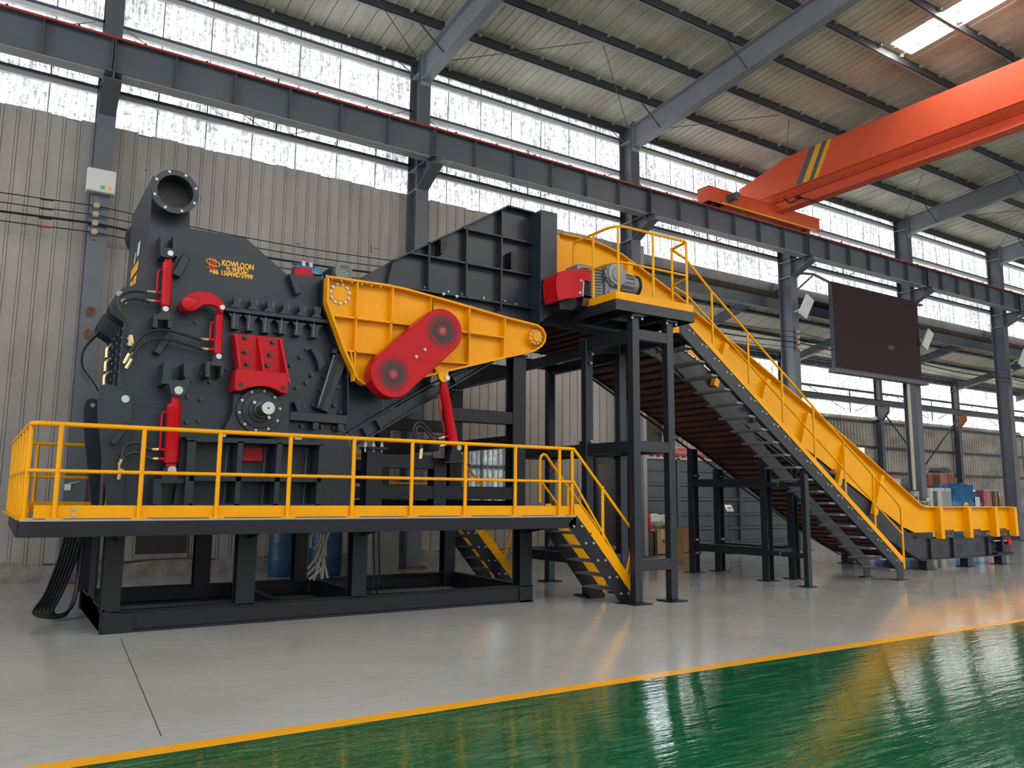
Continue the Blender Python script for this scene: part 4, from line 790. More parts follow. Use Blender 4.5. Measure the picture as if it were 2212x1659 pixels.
# diagonal channel carrying the hood, and the dark side plates under it
ch = thing('support_channel', 'dark steel channel running diagonally from the crusher up to the hood', 'beam', (5.2, 9.95, 2.6))
obj('channel_web', MB().prism([(3.852, 2.295), (5.165, 3.059), (5.506, 3.228), (6.026, 3.464), (6.027, 3.435), (5.414, 3.066), (5.16, 2.914), (3.979, 2.147), (3.925, 2.145)], 9.93, 9.95), 'dark_paint', ch)
for pr in ([(3.83, 2.297), (4.992, 3.026)], [(3.949, 2.142), (5.147, 2.909)], [(4.992, 3.026), (5.578, 3.301)], [(5.147, 2.909), (6.019, 3.45)]):
    obj('channel_flange', MB().bar((pr[0][0], 9.90, pr[0][1]), (pr[1][0], 9.90, pr[1][1]), 0.02, 0.11, (0, 1, 0)), 'dark_paint', ch)
for pr in ([(4.206, 2.479), (4.294, 2.348)], [(4.024, 2.366), (4.089, 2.254)], [(5.322, 3.181), (5.403, 3.063)]):
    obj('stiffener', MB().bar((pr[0][0], 9.89, pr[0][1]), (pr[1][0], 9.89, pr[1][1]), 0.015, 0.10, (0, 1, 0)), 'dark_paint', ch)
wg = obj('wing_plate', MB().prism([(3.828, 3.253), (4.321, 3.302), (4.355, 3.144), (5.065, 3.167), (5.038, 3.04), (4.373, 2.6), (3.871, 2.299), (3.822, 2.36), (3.836, 2.527)], 9.96, 9.99), 'dark_paint', ch)
obj('wing_flange', MB().bar((3.832, 9.94, 2.831), (4.351, 9.94, 2.845), 0.015, 0.06, (0, 1, 0)), 'dark_paint', wg)
obj('weld_seam', MB().bar((4.332, 9.955, 2.794), (4.331, 9.955, 2.615), 0.012, 0.01, (0, 1, 0)), 'weld_bead', wg)
for (x, z) in [(3.875, 2.729), (3.873, 2.568), (4.132, 2.73), (4.131, 2.568)]: obj('bolt_hole', MB().cyl((x, 9.955, z), (x, 9.962, z), 0.022, 12), 'ink', wg)

# ------------------------------------------------------------------ feeder frame between crusher and tower
ff = thing('feeder_frame', 'dark bolted steel frame between the crusher and the tower, under the hood', 'frame', (5.4, 10.8, 1.07))
fx = [(4.16, 1.972), (5.123, 2.003), (6.404, 2.044)]
XS = [p[0] for p in fx]
ztop = [2.100, 1.990, 3.547]
YRR = 11.75
for j, x in enumerate(XS):
    for y, zt_ in ((9.85, ztop[j]), (YRR, (2.2, 3.55, 4.0)[j])):
        obj('leg', MB().ibeam((x, y, 1.07), (x, y, zt_), 0.22 if j != 1 else 0.19, 0.20, 0.014, 0.012, (0, 1, 0)), 'frame_paint', ff)
        obj('cap_plate', MB().box(x - 0.13, x + 0.13, y - 0.13, y + 0.13, zt_, zt_ + 0.02), 'frame_paint', ff)
HB = [(1.947, 0, 1), (1.542, 0, 2), (2.624, 1, 2)]
for (z, i0, i1) in HB:
    for y in (9.85, YRR):
        obj('cross_member', MB().box(XS[i0] + 0.10, XS[i1] - 0.10, y - 0.09, y + 0.09, z - 0.09, z + 0.09), 'frame_paint', ff, bevel=0.004)
for x, zs in ((XS[0], (1.35, 1.75)), (XS[1], (1.35, 2.2, 2.95)), (XS[2], (1.35, 2.3, 3.35))):
    for z in zs:
        obj('side_member', MB().box(x - 0.08, x + 0.08, 9.95, YRR - 0.1, z - 0.085, z + 0.085), 'frame_paint', ff, bevel=0.004)
        obj('end_plate', MB().box(x - 0.12, x + 0.12, YRR - 0.115, YRR - 0.10, z - 0.12, z + 0.12), 'frame_paint', ff)
        for k in range(4): inst('bolt', B_ZINC, (x - 0.09 + 0.06 * k, YRR - 0.115, z - 0.10), ff)
for p in [(4.025, 9.72, 2.152), (4.14, 9.72, 2.157), (4.256, 9.72, 2.159)]:
    obj('anchor_bolt', MB().cyl((p[0], 9.76, p[2] - 0.10), (p[0], 9.76, p[2] + 0.03), 0.014, 8).cyl((p[0], 9.76, p[2] - 0.03), (p[0], 9.76, p[2]), 0.026, 6), 'zinc', ff)
obj('bolted_flange', MB().box(4.045, 4.319, 9.70, 9.95, 2.121 - 0.03, 2.121), 'frame_paint', ff)

# ------------------------------------------------------------------ walkway around the crusher
ZD = 1.24
def railing_post(x, y, z0, z1, parent, r=0.024, foot=True):
    o = obj('post', MB().tube([(x, y, z0), (x, y, z1)], r, 10), 'yellow_paint', parent, smooth=True)
    if foot: obj('foot_plate', MB().box(x - 0.075, x + 0.075, y - 0.045, y + 0.045, z0, z0 + 0.012), 'yellow_paint', o)
    return o
wk = thing('walkway', 'dark steel walkway with yellow tube railing and yellow toe boards around the crusher', 'walkway', (3.6, 9.4, 1.08))
XR = 6.86
fas = [(0.36, 9.0), (XR, 9.0), (XR, 9.02), (0.36, 9.02)]
co = arc((0.38, 9.15), 0.15, math.pi, 1.5 * math.pi, 8); ci = arc((0.38, 9.15), 0.13, math.pi, 1.5 * math.pi, 8)
obj('fascia', MB().prism(co + [(XR, 9.0), (XR, 9.02)] + ci[::-1] , 1.07, 1.222, 'z'), 'frame_paint', wk)
obj('fascia', MB().box(0.23, 0.25, 9.15, 12.95, 1.07, 1.222), 'frame_paint', wk)
obj('fascia', MB().box(0.23, XR, 12.95, 12.97, 1.07, 1.222), 'frame_paint', wk)
obj('deck_plate', MB().box(0.25, XR, 9.02, 9.80, 1.222, ZD).box(0.36, XR, 8.995, 9.02, 1.222, ZD), 'deck_grey', wk, label='grey deck plating')
obj('deck_plate', MB().box(0.25, 1.03, 9.80, 12.30, 1.222, ZD), 'deck_grey', wk)
obj('deck_plate', MB().box(0.25, XR, 12.30, 12.95, 1.222, ZD), 'deck_grey', wk)
for y0, y1 in ((9.70, 9.80), (12.28, 12.38)): obj('deck_beam', MB().box(0.25, XR, y0, y1, 1.07, 1.22), 'frame_paint', wk)
obj('deck_beam', MB().box(0.95, 1.03, 9.8, 12.28, 1.07, 1.22), 'frame_paint', wk)
for x in (0.9, 2.2, 3.5, 4.8, 6.1): obj('deck_joist', MB().box(x, x + 0.06, 9.02, 9.70, 1.12, 1.22), 'frame_paint', wk)
ZT, ZM = 2.17, 1.71
pf = [(0.536, 1.236), (1.292, 1.236), (2.054, 1.238), (2.83, 1.245), (3.597, 1.254), (4.362, 1.257), (5.123, 1.261), (5.89, 1.257), (6.623, 1.261), (6.841, 1.26)]
for (x, z) in pf: railing_post(x, 9.06, ZD, ZT, wk)
for k in range(7): railing_post(0.285 - 0.012 * k, 9.16 + 0.6 * k, ZD, ZT, wk)
for x in (0.5, 1.75, 3.0, 4.25, 5.5, 6.7): railing_post(x, 12.90, ZD, ZT, wk)
for z, r in ((ZT, 0.025), (ZM, 0.020)):
    pts = [(XR - 0.05, 9.06, z), (0.42, 9.06, z)] + [(a, b, z) for a, b in arc((0.41, 9.19), 0.13, 1.5 * math.pi, math.pi, 5)] + [(0.205, 12.78, z), (0.23, 12.88, z), (0.33, 12.90, z), (XR - 0.05, 12.90, z)]
    obj('rail', MB().tube(pts, r, 10), 'yellow_paint', wk, smooth=True)
tb = obj('toe_board', MB().box(0.36, XR - 0.02, 9.092, 9.10, 1.25, 1.375), 'yellow_paint', wk)
for z in (1.28, 1.34): inst('bolt', B_ZINC, (0.705, 9.092, z), tb)
obj('toe_board', MB().box(0.315, 0.323, 9.2, 12.8, 1.25, 1.375), 'yellow_paint', wk)
obj('toe_board', MB().box(0.36, XR, 12.86, 12.868, 1.25, 1.375), 'yellow_paint', wk)

def short_stair(y0, label):
    st = thing('stair', label, 'stair', (7.3, y0 + 0.35, 0), 'short stairs down from the walkway')
    dy = y0 - 9.0
    sp = [(6.752, 1.149), (6.87, 1.241), (7.944, 0.032), (7.918, -0.016), (7.678, -0.015), (6.738, 1.114)]
    tp = [(6.844, 1.396), (6.932, 1.399), (7.858, 0.363), (7.96, 0.262), (7.956, 0.041), (6.898, 1.238), (6.847, 1.252)]
    bl = [(6.821, 1.096), (6.96, 1.094), (7.028, 0.862), (7.166, 0.857), (7.239, 0.618), (7.378, 0.616), (7.448, 0.379), (7.586, 0.374), (7.661, 0.141), (7.798, 0.136)]
    for o in (0.0, 0.69):
        s = obj('stringer', MB().prism(sp, y0 + o, y0 + o + 0.014), 'frame_paint', st)
        if o == 0: bolts(B_ZINC, bl, s, y0)
        obj('toe_plate', MB().prism(tp, y0 + o + 0.016, y0 + o + 0.022), 'yellow_paint', st)
        obj('foot', MB().box(7.62, 7.90, y0 + o - 0.04, y0 + o + 0.08, 0, 0.012), 'frame_paint', st)
    for k in range(5):
        z = 0.20 * (k + 1); x = 7.62 - (z - 0.2) * 0.735
        t = MB().box(x - 0.12, x + 0.12, y0 + 0.016, y0 + 0.688, z - 0.02, z)
        for q in range(12): t.box(x - 0.12, x + 0.12, y0 + 0.03 + q * 0.055, y0 + 0.04 + q * 0.055, z, z + 0.008)
        obj('tread', t, 'tread_steel', st)
    for o in (0.035, 0.70):
        y = y0 + o
        if o < 0.1:
            obj('handrail', MB().tube([(XR - 0.06, y0 + 0.06, ZT), (XR - 0.01, y, ZT), (7.931, y, 1.015), (7.952, y, 0.943 - 0.02), (7.72, y, 0.16)], 0.021, 10), 'yellow_paint', st, smooth=True)
            obj('handrail', MB().tube([(XR - 0.06, y0 + 0.06, ZM), (XR - 0.01, y, ZM), (7.70, y, 0.52)], 0.017, 10), 'yellow_paint', st, smooth=True)
            railing_post(7.366, y, 0.751, 1.654, st, foot=False)
        else:
            a = [(6.738, 9.7, 1.416), (6.736, 9.7, 2.032), (6.755, 9.7, 2.09), (6.799, 9.7, 2.119), (6.846, 9.7, 2.101), (6.876, 9.7, 2.069), (7.08, 9.7, 1.827), (7.37, 9.7, 1.517), (7.826, 9.7, 1.007)]
            obj('handrail', MB().tube([(p[0], y, p[2]) for p in a] + [(a[-1][0], y, a[-1][2] - 0.5)], 0.021, 10), 'yellow_paint', st, smooth=True)
            b = [(6.757, 9.7, 1.723), (7.039, 9.7, 1.408), (7.822, 9.7, 0.499)]
            obj('handrail', MB().tube([(p[0], y, p[2]) for p in b], 0.017, 10), 'yellow_paint', st, smooth=True)
            railing_post(7.245, y, 1.401 - 0.3, 1.632, st, foot=False)
short_stair(9.0, 'short dark stair with yellow toe plates at the front walkway end, beside the tower legs')
short_stair(12.3, 'short dark stair seen between the skid posts, at the rear walkway')

# ------------------------------------------------------------------ tower carrying the motor platform
def square_leg(x, y, z0, z1, w, parent, m='tower_paint', plate=True):
    o = obj('leg', MB().box(x - w / 2, x + w / 2, y - w / 2, y + w / 2, z0, z1), m, parent, bevel=0.008)
    if plate: obj('base_plate', MB().box(x - 0.16, x + 0.16, y - 0.16, y + 0.16, 0.0, 0.022), 'frame_paint', o)
    return o
tw = thing('support_tower', 'tall dark square-tube tower under the motor platform and conveyor head', 'tower', (8.15, 10.4, 0))
LX = (7.83, 8.52); LY = (8.86, 9.97, 11.95)
for x in LX:
    for y in LY:
        ztop = 4.18 if y < 9 else 4.0 if y < 11 else 3.95
        lg = square_leg(x, y, 0.022, ztop - 0.03, 0.13 if y < 9 else 0.14, tw)
        if y < 9:
            obj('cap_plate', MB().box(x - 0.12, x + 0.12, y - 0.11, y + 0.11, ztop - 0.03, ztop - 0.005), 'tower_paint', lg)
            for s in (-1, 1): inst('bolt', B_ZINC, (x + s * 0.095, y - 0.085, ztop - 0.055), lg)
for z in (0.54, 2.24, 3.90):
    h = 0.16
    for y in LY: obj('cross_beam', MB().box(LX[0] + 0.06, LX[1] - 0.06, y - 0.055, y + 0.055, z - h / 2, z + h / 2), 'tower_paint', tw, bevel=0.005)
    for x in LX:
        if z > 0.6: obj('side_beam', MB().box(x - 0.055, x + 0.055, LY[0] + 0.06, LY[1] - 0.06, z - h / 2, z + h / 2), 'tower_paint', tw, bevel=0.005)
        obj('side_beam', MB().box(x - 0.055, x + 0.055, LY[1] + 0.06, LY[2] - 0.06, z - h / 2 - (0.1 if z > 3 else 0), z + h / 2 - (0.1 if z > 3 else 0)), 'tower_paint', tw, bevel=0.005)
        for y, s in ((LY[1], 1), (LY[2], -1)):
            obj('end_plate', MB().box(x - 0.10, x + 0.10, y + s * 0.07 - 0.008, y + s * 0.07 + 0.008, z - 0.13, z + 0.13), 'tower_paint', tw)
for (x, y, z) in ((7.83, 9.88, 2.36), (7.83, 9.88, 3.6), (7.86, 9.88, 3.75), (8.5, 9.88, 2.36)): inst('bolt', B_ZINC_B, (x, y - 0.01, z), tw)
obj('tie_beam', MB().box(6.55, LX[0] - 0.07, 11.9, 12.0, 3.62, 3.80), 'tower_paint', tw)

# ------------------------------------------------------------------ upper platform with railing
ZP = 4.35
up = thing('motor_platform', 'raised dark platform with yellow tube railing in front of the conveyor head', 'platform', (8.15, 9.25, 4.19))
UX0, UX1, UY0, UY1 = 7.37, 8.95, 8.70, 9.80
for b in ((UX0, UX1, UY0, UY0 + 0.02), (UX0, UX0 + 0.02, UY0 + 0.02, UY1), (UX1 - 0.02, UX1, UY0 + 0.02, UY1), (UX0 + 0.02, UX1 - 0.02, UY1 - 0.02, UY1)):
    obj('fascia', MB().box(*b, 4.19, ZP), 'tower_paint', up, bevel=0.003)
obj('deck_plate', MB().box(UX0 + 0.02, UX1 - 0.02, UY0 + 0.02, UY1 - 0.02, ZP - 0.02, ZP - 0.002), 'deck_grey', up)
for x in (7.8, 8.5): obj('deck_joist', MB().box(x - 0.03, x + 0.03, UY0 + 0.02, UY1 - 0.02, 4.21, ZP - 0.02), 'tower_paint', up)
RT, RM = 5.48, 4.93
corner = lambda z: [(UX0 + 0.05, 9.00, z), (UX0 + 0.06, 8.90, z), (UX0 + 0.10, 8.81, z), (UX0 + 0.17, 8.765, z), (UX0 + 0.26, 8.75, z)]
obj('rail', MB().tube([(UX0 + 0.05, 9.77, ZP), (UX0 + 0.05, 9.77, RT - 0.05), (UX0 + 0.05, 9.72, RT)] + corner(RT) + [(8.80, 8.75, RT), (8.86, 8.77, RT), (8.88, 8.84, RT), (8.91, 9.10, RT - 0.01)], 0.021, 10), 'yellow_paint', up, smooth=True, label='yellow top rail')
obj('rail', MB().tube([(UX0 + 0.05, 9.77, RM)] + corner(RM) + [(8.80, 8.75, RM), (8.87, 8.76, RM), (8.88, 8.80, RM - 0.03), (8.91, 9.10, RM - 0.06)], 0.017, 10), 'yellow_paint', up, smooth=True)
for (x, y) in ((UX0 + 0.05, 9.28), (7.49, 8.78), (8.15, 8.75), (8.85, 8.75), (8.9, 9.12)): railing_post(x, y, ZP, RT, up, r=0.02)
obj('toe_board', MB().box(UX0 + 0.02, UX1, UY0 + 0.022, UY0 + 0.028, ZP + 0.005, ZP + 0.12), 'yellow_paint', up)
obj('toe_board', MB().box(UX0 + 0.022, UX0 + 0.028, UY0 + 0.03, UY1, ZP + 0.005, ZP + 0.12), 'yellow_paint', up)

# gear motor on the platform and its red chain cover
gm = thing('gear_motor', 'grey finned electric gear motor behind the platform railing', 'motor', (7.75, 9.4, ZP))
gc = (7.882, 9.25, 4.901)
obj('gearbox', MB().box(gc[0] - 0.16, gc[0] + 0.13, 9.34, 9.72, ZP, gc[2] + 0.17), 'motor_grey', gm, bevel=0.03)
gfl = obj('gear_flange', MB().lathe((gc[0], 9.36, gc[2] + 0.02), (0, -1, 0), [(0, 0.20), (0.05, 0.20), (0.06, 0.185), (0.10, 0.175), (0.11, 0.12), (0.125, 0.115)], 32), 'motor_grey', gm, smooth=True)
for k in range(8):
    a = 2 * math.pi * k / 8 + 0.3; obj('boss', MB().cyl((gc[0] + 0.185 * math.cos(a), 9.36, gc[2] + 0.02 + 0.185 * math.sin(a)), (gc[0] + 0.185 * math.cos(a), 9.28, gc[2] + 0.02 + 0.185 * math.sin(a)), 0.028, 10), 'motor_grey', gfl, smooth=True)
mb_ = obj('motor_body', MB().lathe((gc[0] + 0.10, 9.50, gc[2] - 0.05), (1, 0, 0), [(0, 0.15), (0.05, 0.165), (0.30, 0.165), (0.31, 0.18), (0.36, 0.18), (0.37, 0.165), (0.46, 0.16), (0.47, 0.12)], 28), 'motor_grey', gm, smooth=True)
for k in range(16):
    a = 2 * math.pi * k / 16; c, s = math.cos(a), math.sin(a)
    obj('cooling_fin', MB().bar((gc[0] + 0.16, 9.50 + 0.175 * c, gc[2] - 0.05 + 0.175 * s), (gc[0] + 0.39, 9.50 + 0.175 * c, gc[2] - 0.05 + 0.175 * s), 0.008, 0.03, (0, c, s)), 'motor_grey', mb_)
obj('fan_band', MB().ring((gc[0] + 0.52, 9.5, gc[2] - 0.05), (gc[0] + 0.56, 9.5, gc[2] - 0.05), 0.182, 0.15, 28), 'frame_paint', mb_, smooth=True)
obj('reducer', MB().box(gc[0] - 0.66, gc[0] - 0.16, 9.40, 9.74, ZP + 0.18, gc[2] + 0.12), 'motor_grey', gm, bevel=0.02)
for k in range(9):
    z = ZP + 0.22 + 0.048 * k
    obj('cooling_fin', MB().bar((gc[0] - 0.62, 9.385, z), (gc[0] - 0.22, 9.385, z + 0.03), 0.03, 0.012), 'motor_grey', gm)
obj('mount_plate', MB().box(gc[0] - 0.60, gc[0] - 0.12, 9.36, 9.74, ZP, ZP + 0.18), 'pan_brown', gm, bevel=0.005)
obj('mount_foot', MB().box(gc[0] - 0.14, gc[0] - 0.06, 9.30, 9.75, ZP, ZP + 0.30), 'motor_grey', gm)
cc = thing('chain_cover', 'glossy red rounded chain cover at the conveyor head, left of the gear motor', 'cover', (7.1, 9.5, ZP))
cv = [(6.73, 4.637), (6.744, 4.708), (6.776, 4.759), (6.831, 4.806), (6.942, 4.843), (7.054, 4.881), (7.206, 4.902), (7.369, 4.909), (7.389, 4.881), (7.383, 4.739), (7.239, 4.74), (7.204, 4.478), (7.072, 4.436), (6.997, 4.426), (6.776, 4.356), (6.744, 4.48)]
obj('side_sheet', MB().prism(cv, 9.30, 9.31), 'red_paint', cc)
cr2 = MB()
for i in (0, 1, 2, 3, 4, 5, 6, 7, 13, 14, 15):
    a, b = cv[i], cv[(i + 1) % len(cv)]
    cr2.add([(a[0], 9.30, a[1]), (b[0], 9.30, b[1]), (b[0], 9.62, b[1]), (a[0], 9.62, a[1])], [(0, 1, 2, 3)]).add([(a[0] * 0.999, 9.31, a[1] - 0.006), (b[0] * 0.999, 9.31, b[1] - 0.006), (b[0] * 0.999, 9.62, b[1] - 0.006), (a[0] * 0.999, 9.62, a[1] - 0.006)], [(0, 1, 2, 3)])
obj('rim_sheet', cr2, 'red_paint', cc, smooth=True)
bolts(B_ZINC_B, [(7.189, 4.716), (7.169, 4.526)], cc, 9.30)
obj('bracket', MB().prism([(7.29, 4.753), (7.435, 4.752), (7.433, 4.493), (7.308, 4.483), (7.265, 4.5)], 9.36, 9.70), 'frame_paint', cc)
obj('adjuster', MB().tube([(7.261, 9.32, 4.732), (7.241, 9.32, 4.488)], 0.014, 8), 'zinc', cc)
obj('shaft_housing', MB().prism([(6.899, 4.414), (7.224, 4.507), (7.359, 4.535), (7.398, 4.516), (7.166, 4.296), (6.913, 4.27)], 9.45, 9.95), 'frame_paint', cc)

# ------------------------------------------------------------------ apron conveyor
cvr = thing('apron_conveyor', 'yellow-sided apron conveyor with red-brown steel pans climbing to the crusher', 'conveyor', (13.5, 11, 0))
top = [(7.276, 5.638), (7.847, 5.644), (8.176, 5.593), (8.514, 5.517), (9.192, 5.24), (9.827, 4.972), (10.283, 4.716), (11.703, 4.036), (13.166, 3.311), (14.947, 2.409), (16.789, 1.435)]
SL = -0.5005
XB, ZB_ = top[-1][0], 1.345         # where the slope meets the trough
top = top[:-1] + [(16.86, 1.40), (17.02, 1.345)]
XE = 20.80
bot = [(16.55, 0.86), (16.30, 0.93), (12.95, 2.605), (10.2, 4.0), (9.0, 4.45), (7.0, 4.62)]
wall_poly = top + [(XE, 1.345), (XE + 0.06, 0.80), (16.75, 0.80)] + bot
for y0, y1, s in ((10.0, 10.012, -1), (11.99, 12.002, 1)):
    w = obj('side_wall', MB().prism(wall_poly, y0, y1), 'yellow_paint', cvr, label='yellow side wall')
    fl_ = MB(); pth = top + [(XE, 1.345)]
    for i in range(len(pth) - 1):
        a, b = pth[i], pth[i + 1]; fl_.bar((a[0], 9.95 if s < 0 else 12.05, a[1]), (b[0], 9.95 if s < 0 else 12.05, b[1]), 0.022, 0.13, (0, 1, 0))
    obj('top_flange', fl_, 'yellow_paint', w)
    ribs = [(7.18, 5.60, 7.20, 4.6), (8.72, 5.42, 8.55, 4.5)]
    for xt in (9.9, 11.0, 12.1, 13.25, 14.4, 15.55): ribs.append((xt, 4.82 + (xt - 9.9) * SL, xt - 0.33, 4.82 + (xt - 9.9) * SL - 0.80))
    for (xa, za, xb, zb_) in ribs:
        obj('wall_rib', MB().bar((xa, 9.945 if s < 0 else 12.055, za), (xb, 9.945 if s < 0 else 12.055, zb_), 0.11, 0.10, (0, 1, 0)), 'yellow_paint', w)
    for x in (17.55, 18.72, 19.88, XE - 0.03):
        obj('wall_rib', MB().bar((x, 9.92 if s < 0 else 12.08, 1.34), (x + 0.015, 9.92 if s < 0 else 12.08, 0.66), 0.13, 0.16, (0, 1, 0)), 'yellow_paint', w)
    for xt in (11.6, 12.75, 13.85): 
        z = 4.82 + (xt - 9.9) * SL - 0.82
        obj('eyelet', MB().prism([(xt - 0.12, z), (xt + 0.12, z - 0.05), (xt + 0.1, z + 0.06), (xt, z + 0.03)], (9.90 if s < 0 else 12.06), (9.93 if s < 0 else 12.09)), 'pan_brown', w)
obj('lifting_eye', MB().ring((18.773, 9.94, 1.37), (18.773, 9.96, 1.37), 0.08, 0.04, 20), 'yellow_paint', cvr)
obj('lifting_eye', MB().prism([(17.103, 1.357), (17.656, 1.357), (17.656, 1.39), (17.103, 1.39)], 12.0, 12.1), 'yellow_paint', cvr)
# chassis below the walls
cb = [(7.0, 4.62), (9.0, 4.45), (10.2, 4.0), (12.95, 2.605), (16.30, 0.93), (16.75, 0.70), (20.78, 0.66), (20.82, 0.22), (17.2, 0.20), (16.9, 0.25), (16.3, 0.42), (15.7, 0.70), (12.2, 2.55), (9.3, 3.88), (8.4, 4.1), (7.0, 4.15)]
for y0 in (10.03, 11.93):
    ch_ = obj('chassis_plate', MB().prism(cb, y0, y0 + 0.03), 'tower_paint', cvr, label='dark chassis plate')
    for (xc, zc, r) in [(15.62, 0.93, 0.13), (16.2, 0.62, 0.10), (17.75, 0.42, 0.115), (18.55, 0.42, 0.115), (19.33, 0.42, 0.115), (20.1, 0.42, 0.115)]:
        obj('lightening_hole', MB().cyl((xc, y0 - 0.003, zc), (xc, y0 + 0.033, zc), r, 20), 'ink', ch_)
    s0, s1 = (y0 - 0.05, y0) if y0 < 11 else (y0 + 0.03, y0 + 0.08)
    for (xa, za, xb, zb_) in ((16.9, 0.215, 20.8, 0.215), (16.75, 0.69, 20.78, 0.665), (9.3, 3.87, 15.7, 0.70), (15.7, 0.70, 16.9, 0.215)):
        obj('chassis_flange', MB().bar((xa, (s0 + s1) / 2, za), (xb, (s0 + s1) / 2, zb_), 0.02, 0.06, (0, 1, 0)), 'tower_paint', ch_)
    for x in (17.3, 18.2, 19.7): obj('chassis_rib', MB().box(x - 0.01, x + 0.01, s0, s1, 0.22, 0.66), 'tower_paint', ch_)
    for x in (17.15, 18.8, 20.3):
        yl = y0 + 0.015
        obj('chassis_foot', MB().box(x - 0.11, x + 0.11, yl - 0.09, yl + 0.09, 0.015, 0.21), 'tower_paint', ch_)
        obj('foot_plate', MB().box(x - 0.18, x + 0.18, yl - 0.15, yl + 0.15, 0, 0.015), 'tower_paint', ch_)
tk = obj('take_up', MB().box(19.95, 20.75, 9.93, 10.02, 0.24, 0.28).box(20.05, 20.7, 9.96, 10.0, 0.38, 0.40), 'frame_paint', cvr)
obj('take_up_rod', MB().cyl((19.85, 9.95, 0.56), (20.45, 9.95, 0.555), 0.022, 12), 'bright_steel', tk, smooth=True)
obj('take_up_block', MB().prism([(20.15, 0.30), (20.25, 0.30), (20.25, 0.5), (20.22, 0.66), (20.15, 0.60)], 9.90, 10.02), 'frame_paint', tk)
obj('end_shaft', MB().cyl((20.58, 9.93, 0.53), (20.58, 10.03, 0.53), 0.075, 20), 'red_paint', tk, smooth=True)
# pans: carrying run on top, return run beneath
pm = mesh_of('pan', MB().prism([(-0.105, 0), (0.105, 0), (0.105, 0.05), (0.085, 0.065), (0.06, 0.03), (-0.06, 0.03), (-0.105, 0.02)], 10.075, 11.92), 'pan_brown')
def run_pans(path, pitch, flip):
    d = 0; segs = [(Vector((a[0], 0, a[1])), Vector((b[0], 0, b[1]))) for a, b in zip(path[:-1], path[1:])]; pos = 0.1
    for a, b in segs:
        L_ = (b - a).length
        while pos < L_:
            p = a.lerp(b, pos / L_); t = b - a
            inst('pan', pm, (p.x, 0, p.z), cvr, rot=(0, -math.atan2(t.z, t.x) + (math.pi if flip else 0), 0)); pos += pitch
        pos -= L_
run_pans([(7.2, 4.80), (9.0, 4.55), (12.95, 2.68), (16.30, 1.00), (16.75, 0.80), (20.6, 0.77)], 0.222, False)
run_pans([(7.4, 4.22), (8.5, 4.12), (9.3, 3.95), (12.2, 2.62), (15.7, 0.77), (16.3, 0.50), (16.9, 0.32), (17.3, 0.28), (20.5, 0.28)], 0.222, True)
for x in (17.9, 19.05, 20.2):
    w_ = MB().box(x - 0.33, x + 0.33, 9.97, 9.995, 0.70, 0.84)
    for q in range(4): w_.box(x - 0.28 + 0.16 * q, x - 0.18 + 0.16 * q, 9.955, 9.97, 0.74 + 0.02 * (q % 2), 0.765 + 0.02 * (q % 2))
    obj('pan_end', w_, 'pan_brown', cvr)
obj('head_drum', MB().cyl((7.35, 10.1, 4.5), (7.35, 11.9, 4.5), 0.28, 24), 'dark_steel', cvr, smooth=True)

# ------------------------------------------------------------------ mid support of the conveyor
ms = thing('conveyor_support', 'dark steel trestle under the middle of the conveyor, bolted legs on plates', 'support', (12.4, 11, 0))
for x, zt_ in ((12.13, 2.5), (12.87, 2.1)):
    for y in (10.10, 11.95):
        o = obj('leg', MB().ibeam((x, y, 0.02), (x, y, zt_), 0.15, 0.15, 0.012, 0.01, (1, 0, 0)), 'tower_paint', ms)
        obj('base_plate', MB().box(x - 0.15, x + 0.15, y - 0.15, y + 0.15, 0, 0.02), 'tower_paint', o)
for z in (0.52, 1.80):
    for x in (12.13, 12.87): obj('side_beam', MB().box(x - 0.06, x + 0.06, 10.18, 11.87, z - 0.075, z + 0.075), 'tower_paint', ms, bevel=0.004)
    for y in (10.10, 11.95): obj('cross_beam', MB().box(12.2, 12.8, y - 0.05, y + 0.05, z - 0.06, z + 0.06), 'tower_paint', ms, bevel=0.004)
for (x, y, z) in ((12.1, 11.87, 1.95), (12.85, 11.87, 1.95), (12.1, 11.87, 0.66), (12.85, 11.87, 0.66), (12.1, 11.87, 0.40)):
    obj('end_plate', MB().box(x - 0.09, x + 0.12, y - 0.02, y, z - 0.03, z + 0.03), 'tower_paint', ms)
    inst('bolt', B_ZINC_B, (x, y - 0.02, z), ms)

# ------------------------------------------------------------------ long stair beside the conveyor
ls = thing('inclined_stair', 'long dark steel stair with yellow handrail beside the conveyor', 'stair', (12, 9.35, 0))
sg = [(8.93, 4.30), (9.07, 4.27), (14.42, 0.455), (14.62, 0.27), (14.62, 0.012), (14.42, 0.012), (14.42, 0.175), (14.38, 0.22), (8.93, 4.06)]
for y0 in (9.0, 9.69):
    s = obj('stringer', MB().prism(sg, y0, y0 + 0.014), 'tower_paint', ls)
    obj('stringer_flange', MB().bar((8.93, y0 + 0.035, 4.07), (14.38, y0 + 0.035, 0.225), 0.012, 0.07, (0, 1, 0)), 'tower_paint', s)
    obj('stringer_flange', MB().bar((9.07, y0 + 0.035, 4.26), (14.42, y0 + 0.035, 0.45), 0.012, 0.07, (0, 1, 0)), 'tower_paint', s)
    obj('foot_plate', MB().box(14.37, 14.67, y0 - 0.06, y0 + 0.10, 0, 0.012), 'tower_paint', s)
    if y0 < 9.1:
        for k in range(20):
            x = 9.12 + k * 0.278; z = 4.27 - (x - 9.07) * 0.7131
            for dx in (0.0, 0.10): inst('bolt', B_ZINC, (x + dx, y0, z - 0.10 - dx * 0.3), s)
    if y0 < 9.1: obj('toe_plate', MB().prism([(8.99, 4.33), (9.15, 4.33), (14.64, 0.42), (14.64, 0.30), (14.42, 0.462), (9.07, 4.275)], y0 + 0.002, y0 + 0.008), 'yellow_paint', ls, label='yellow toe plate')
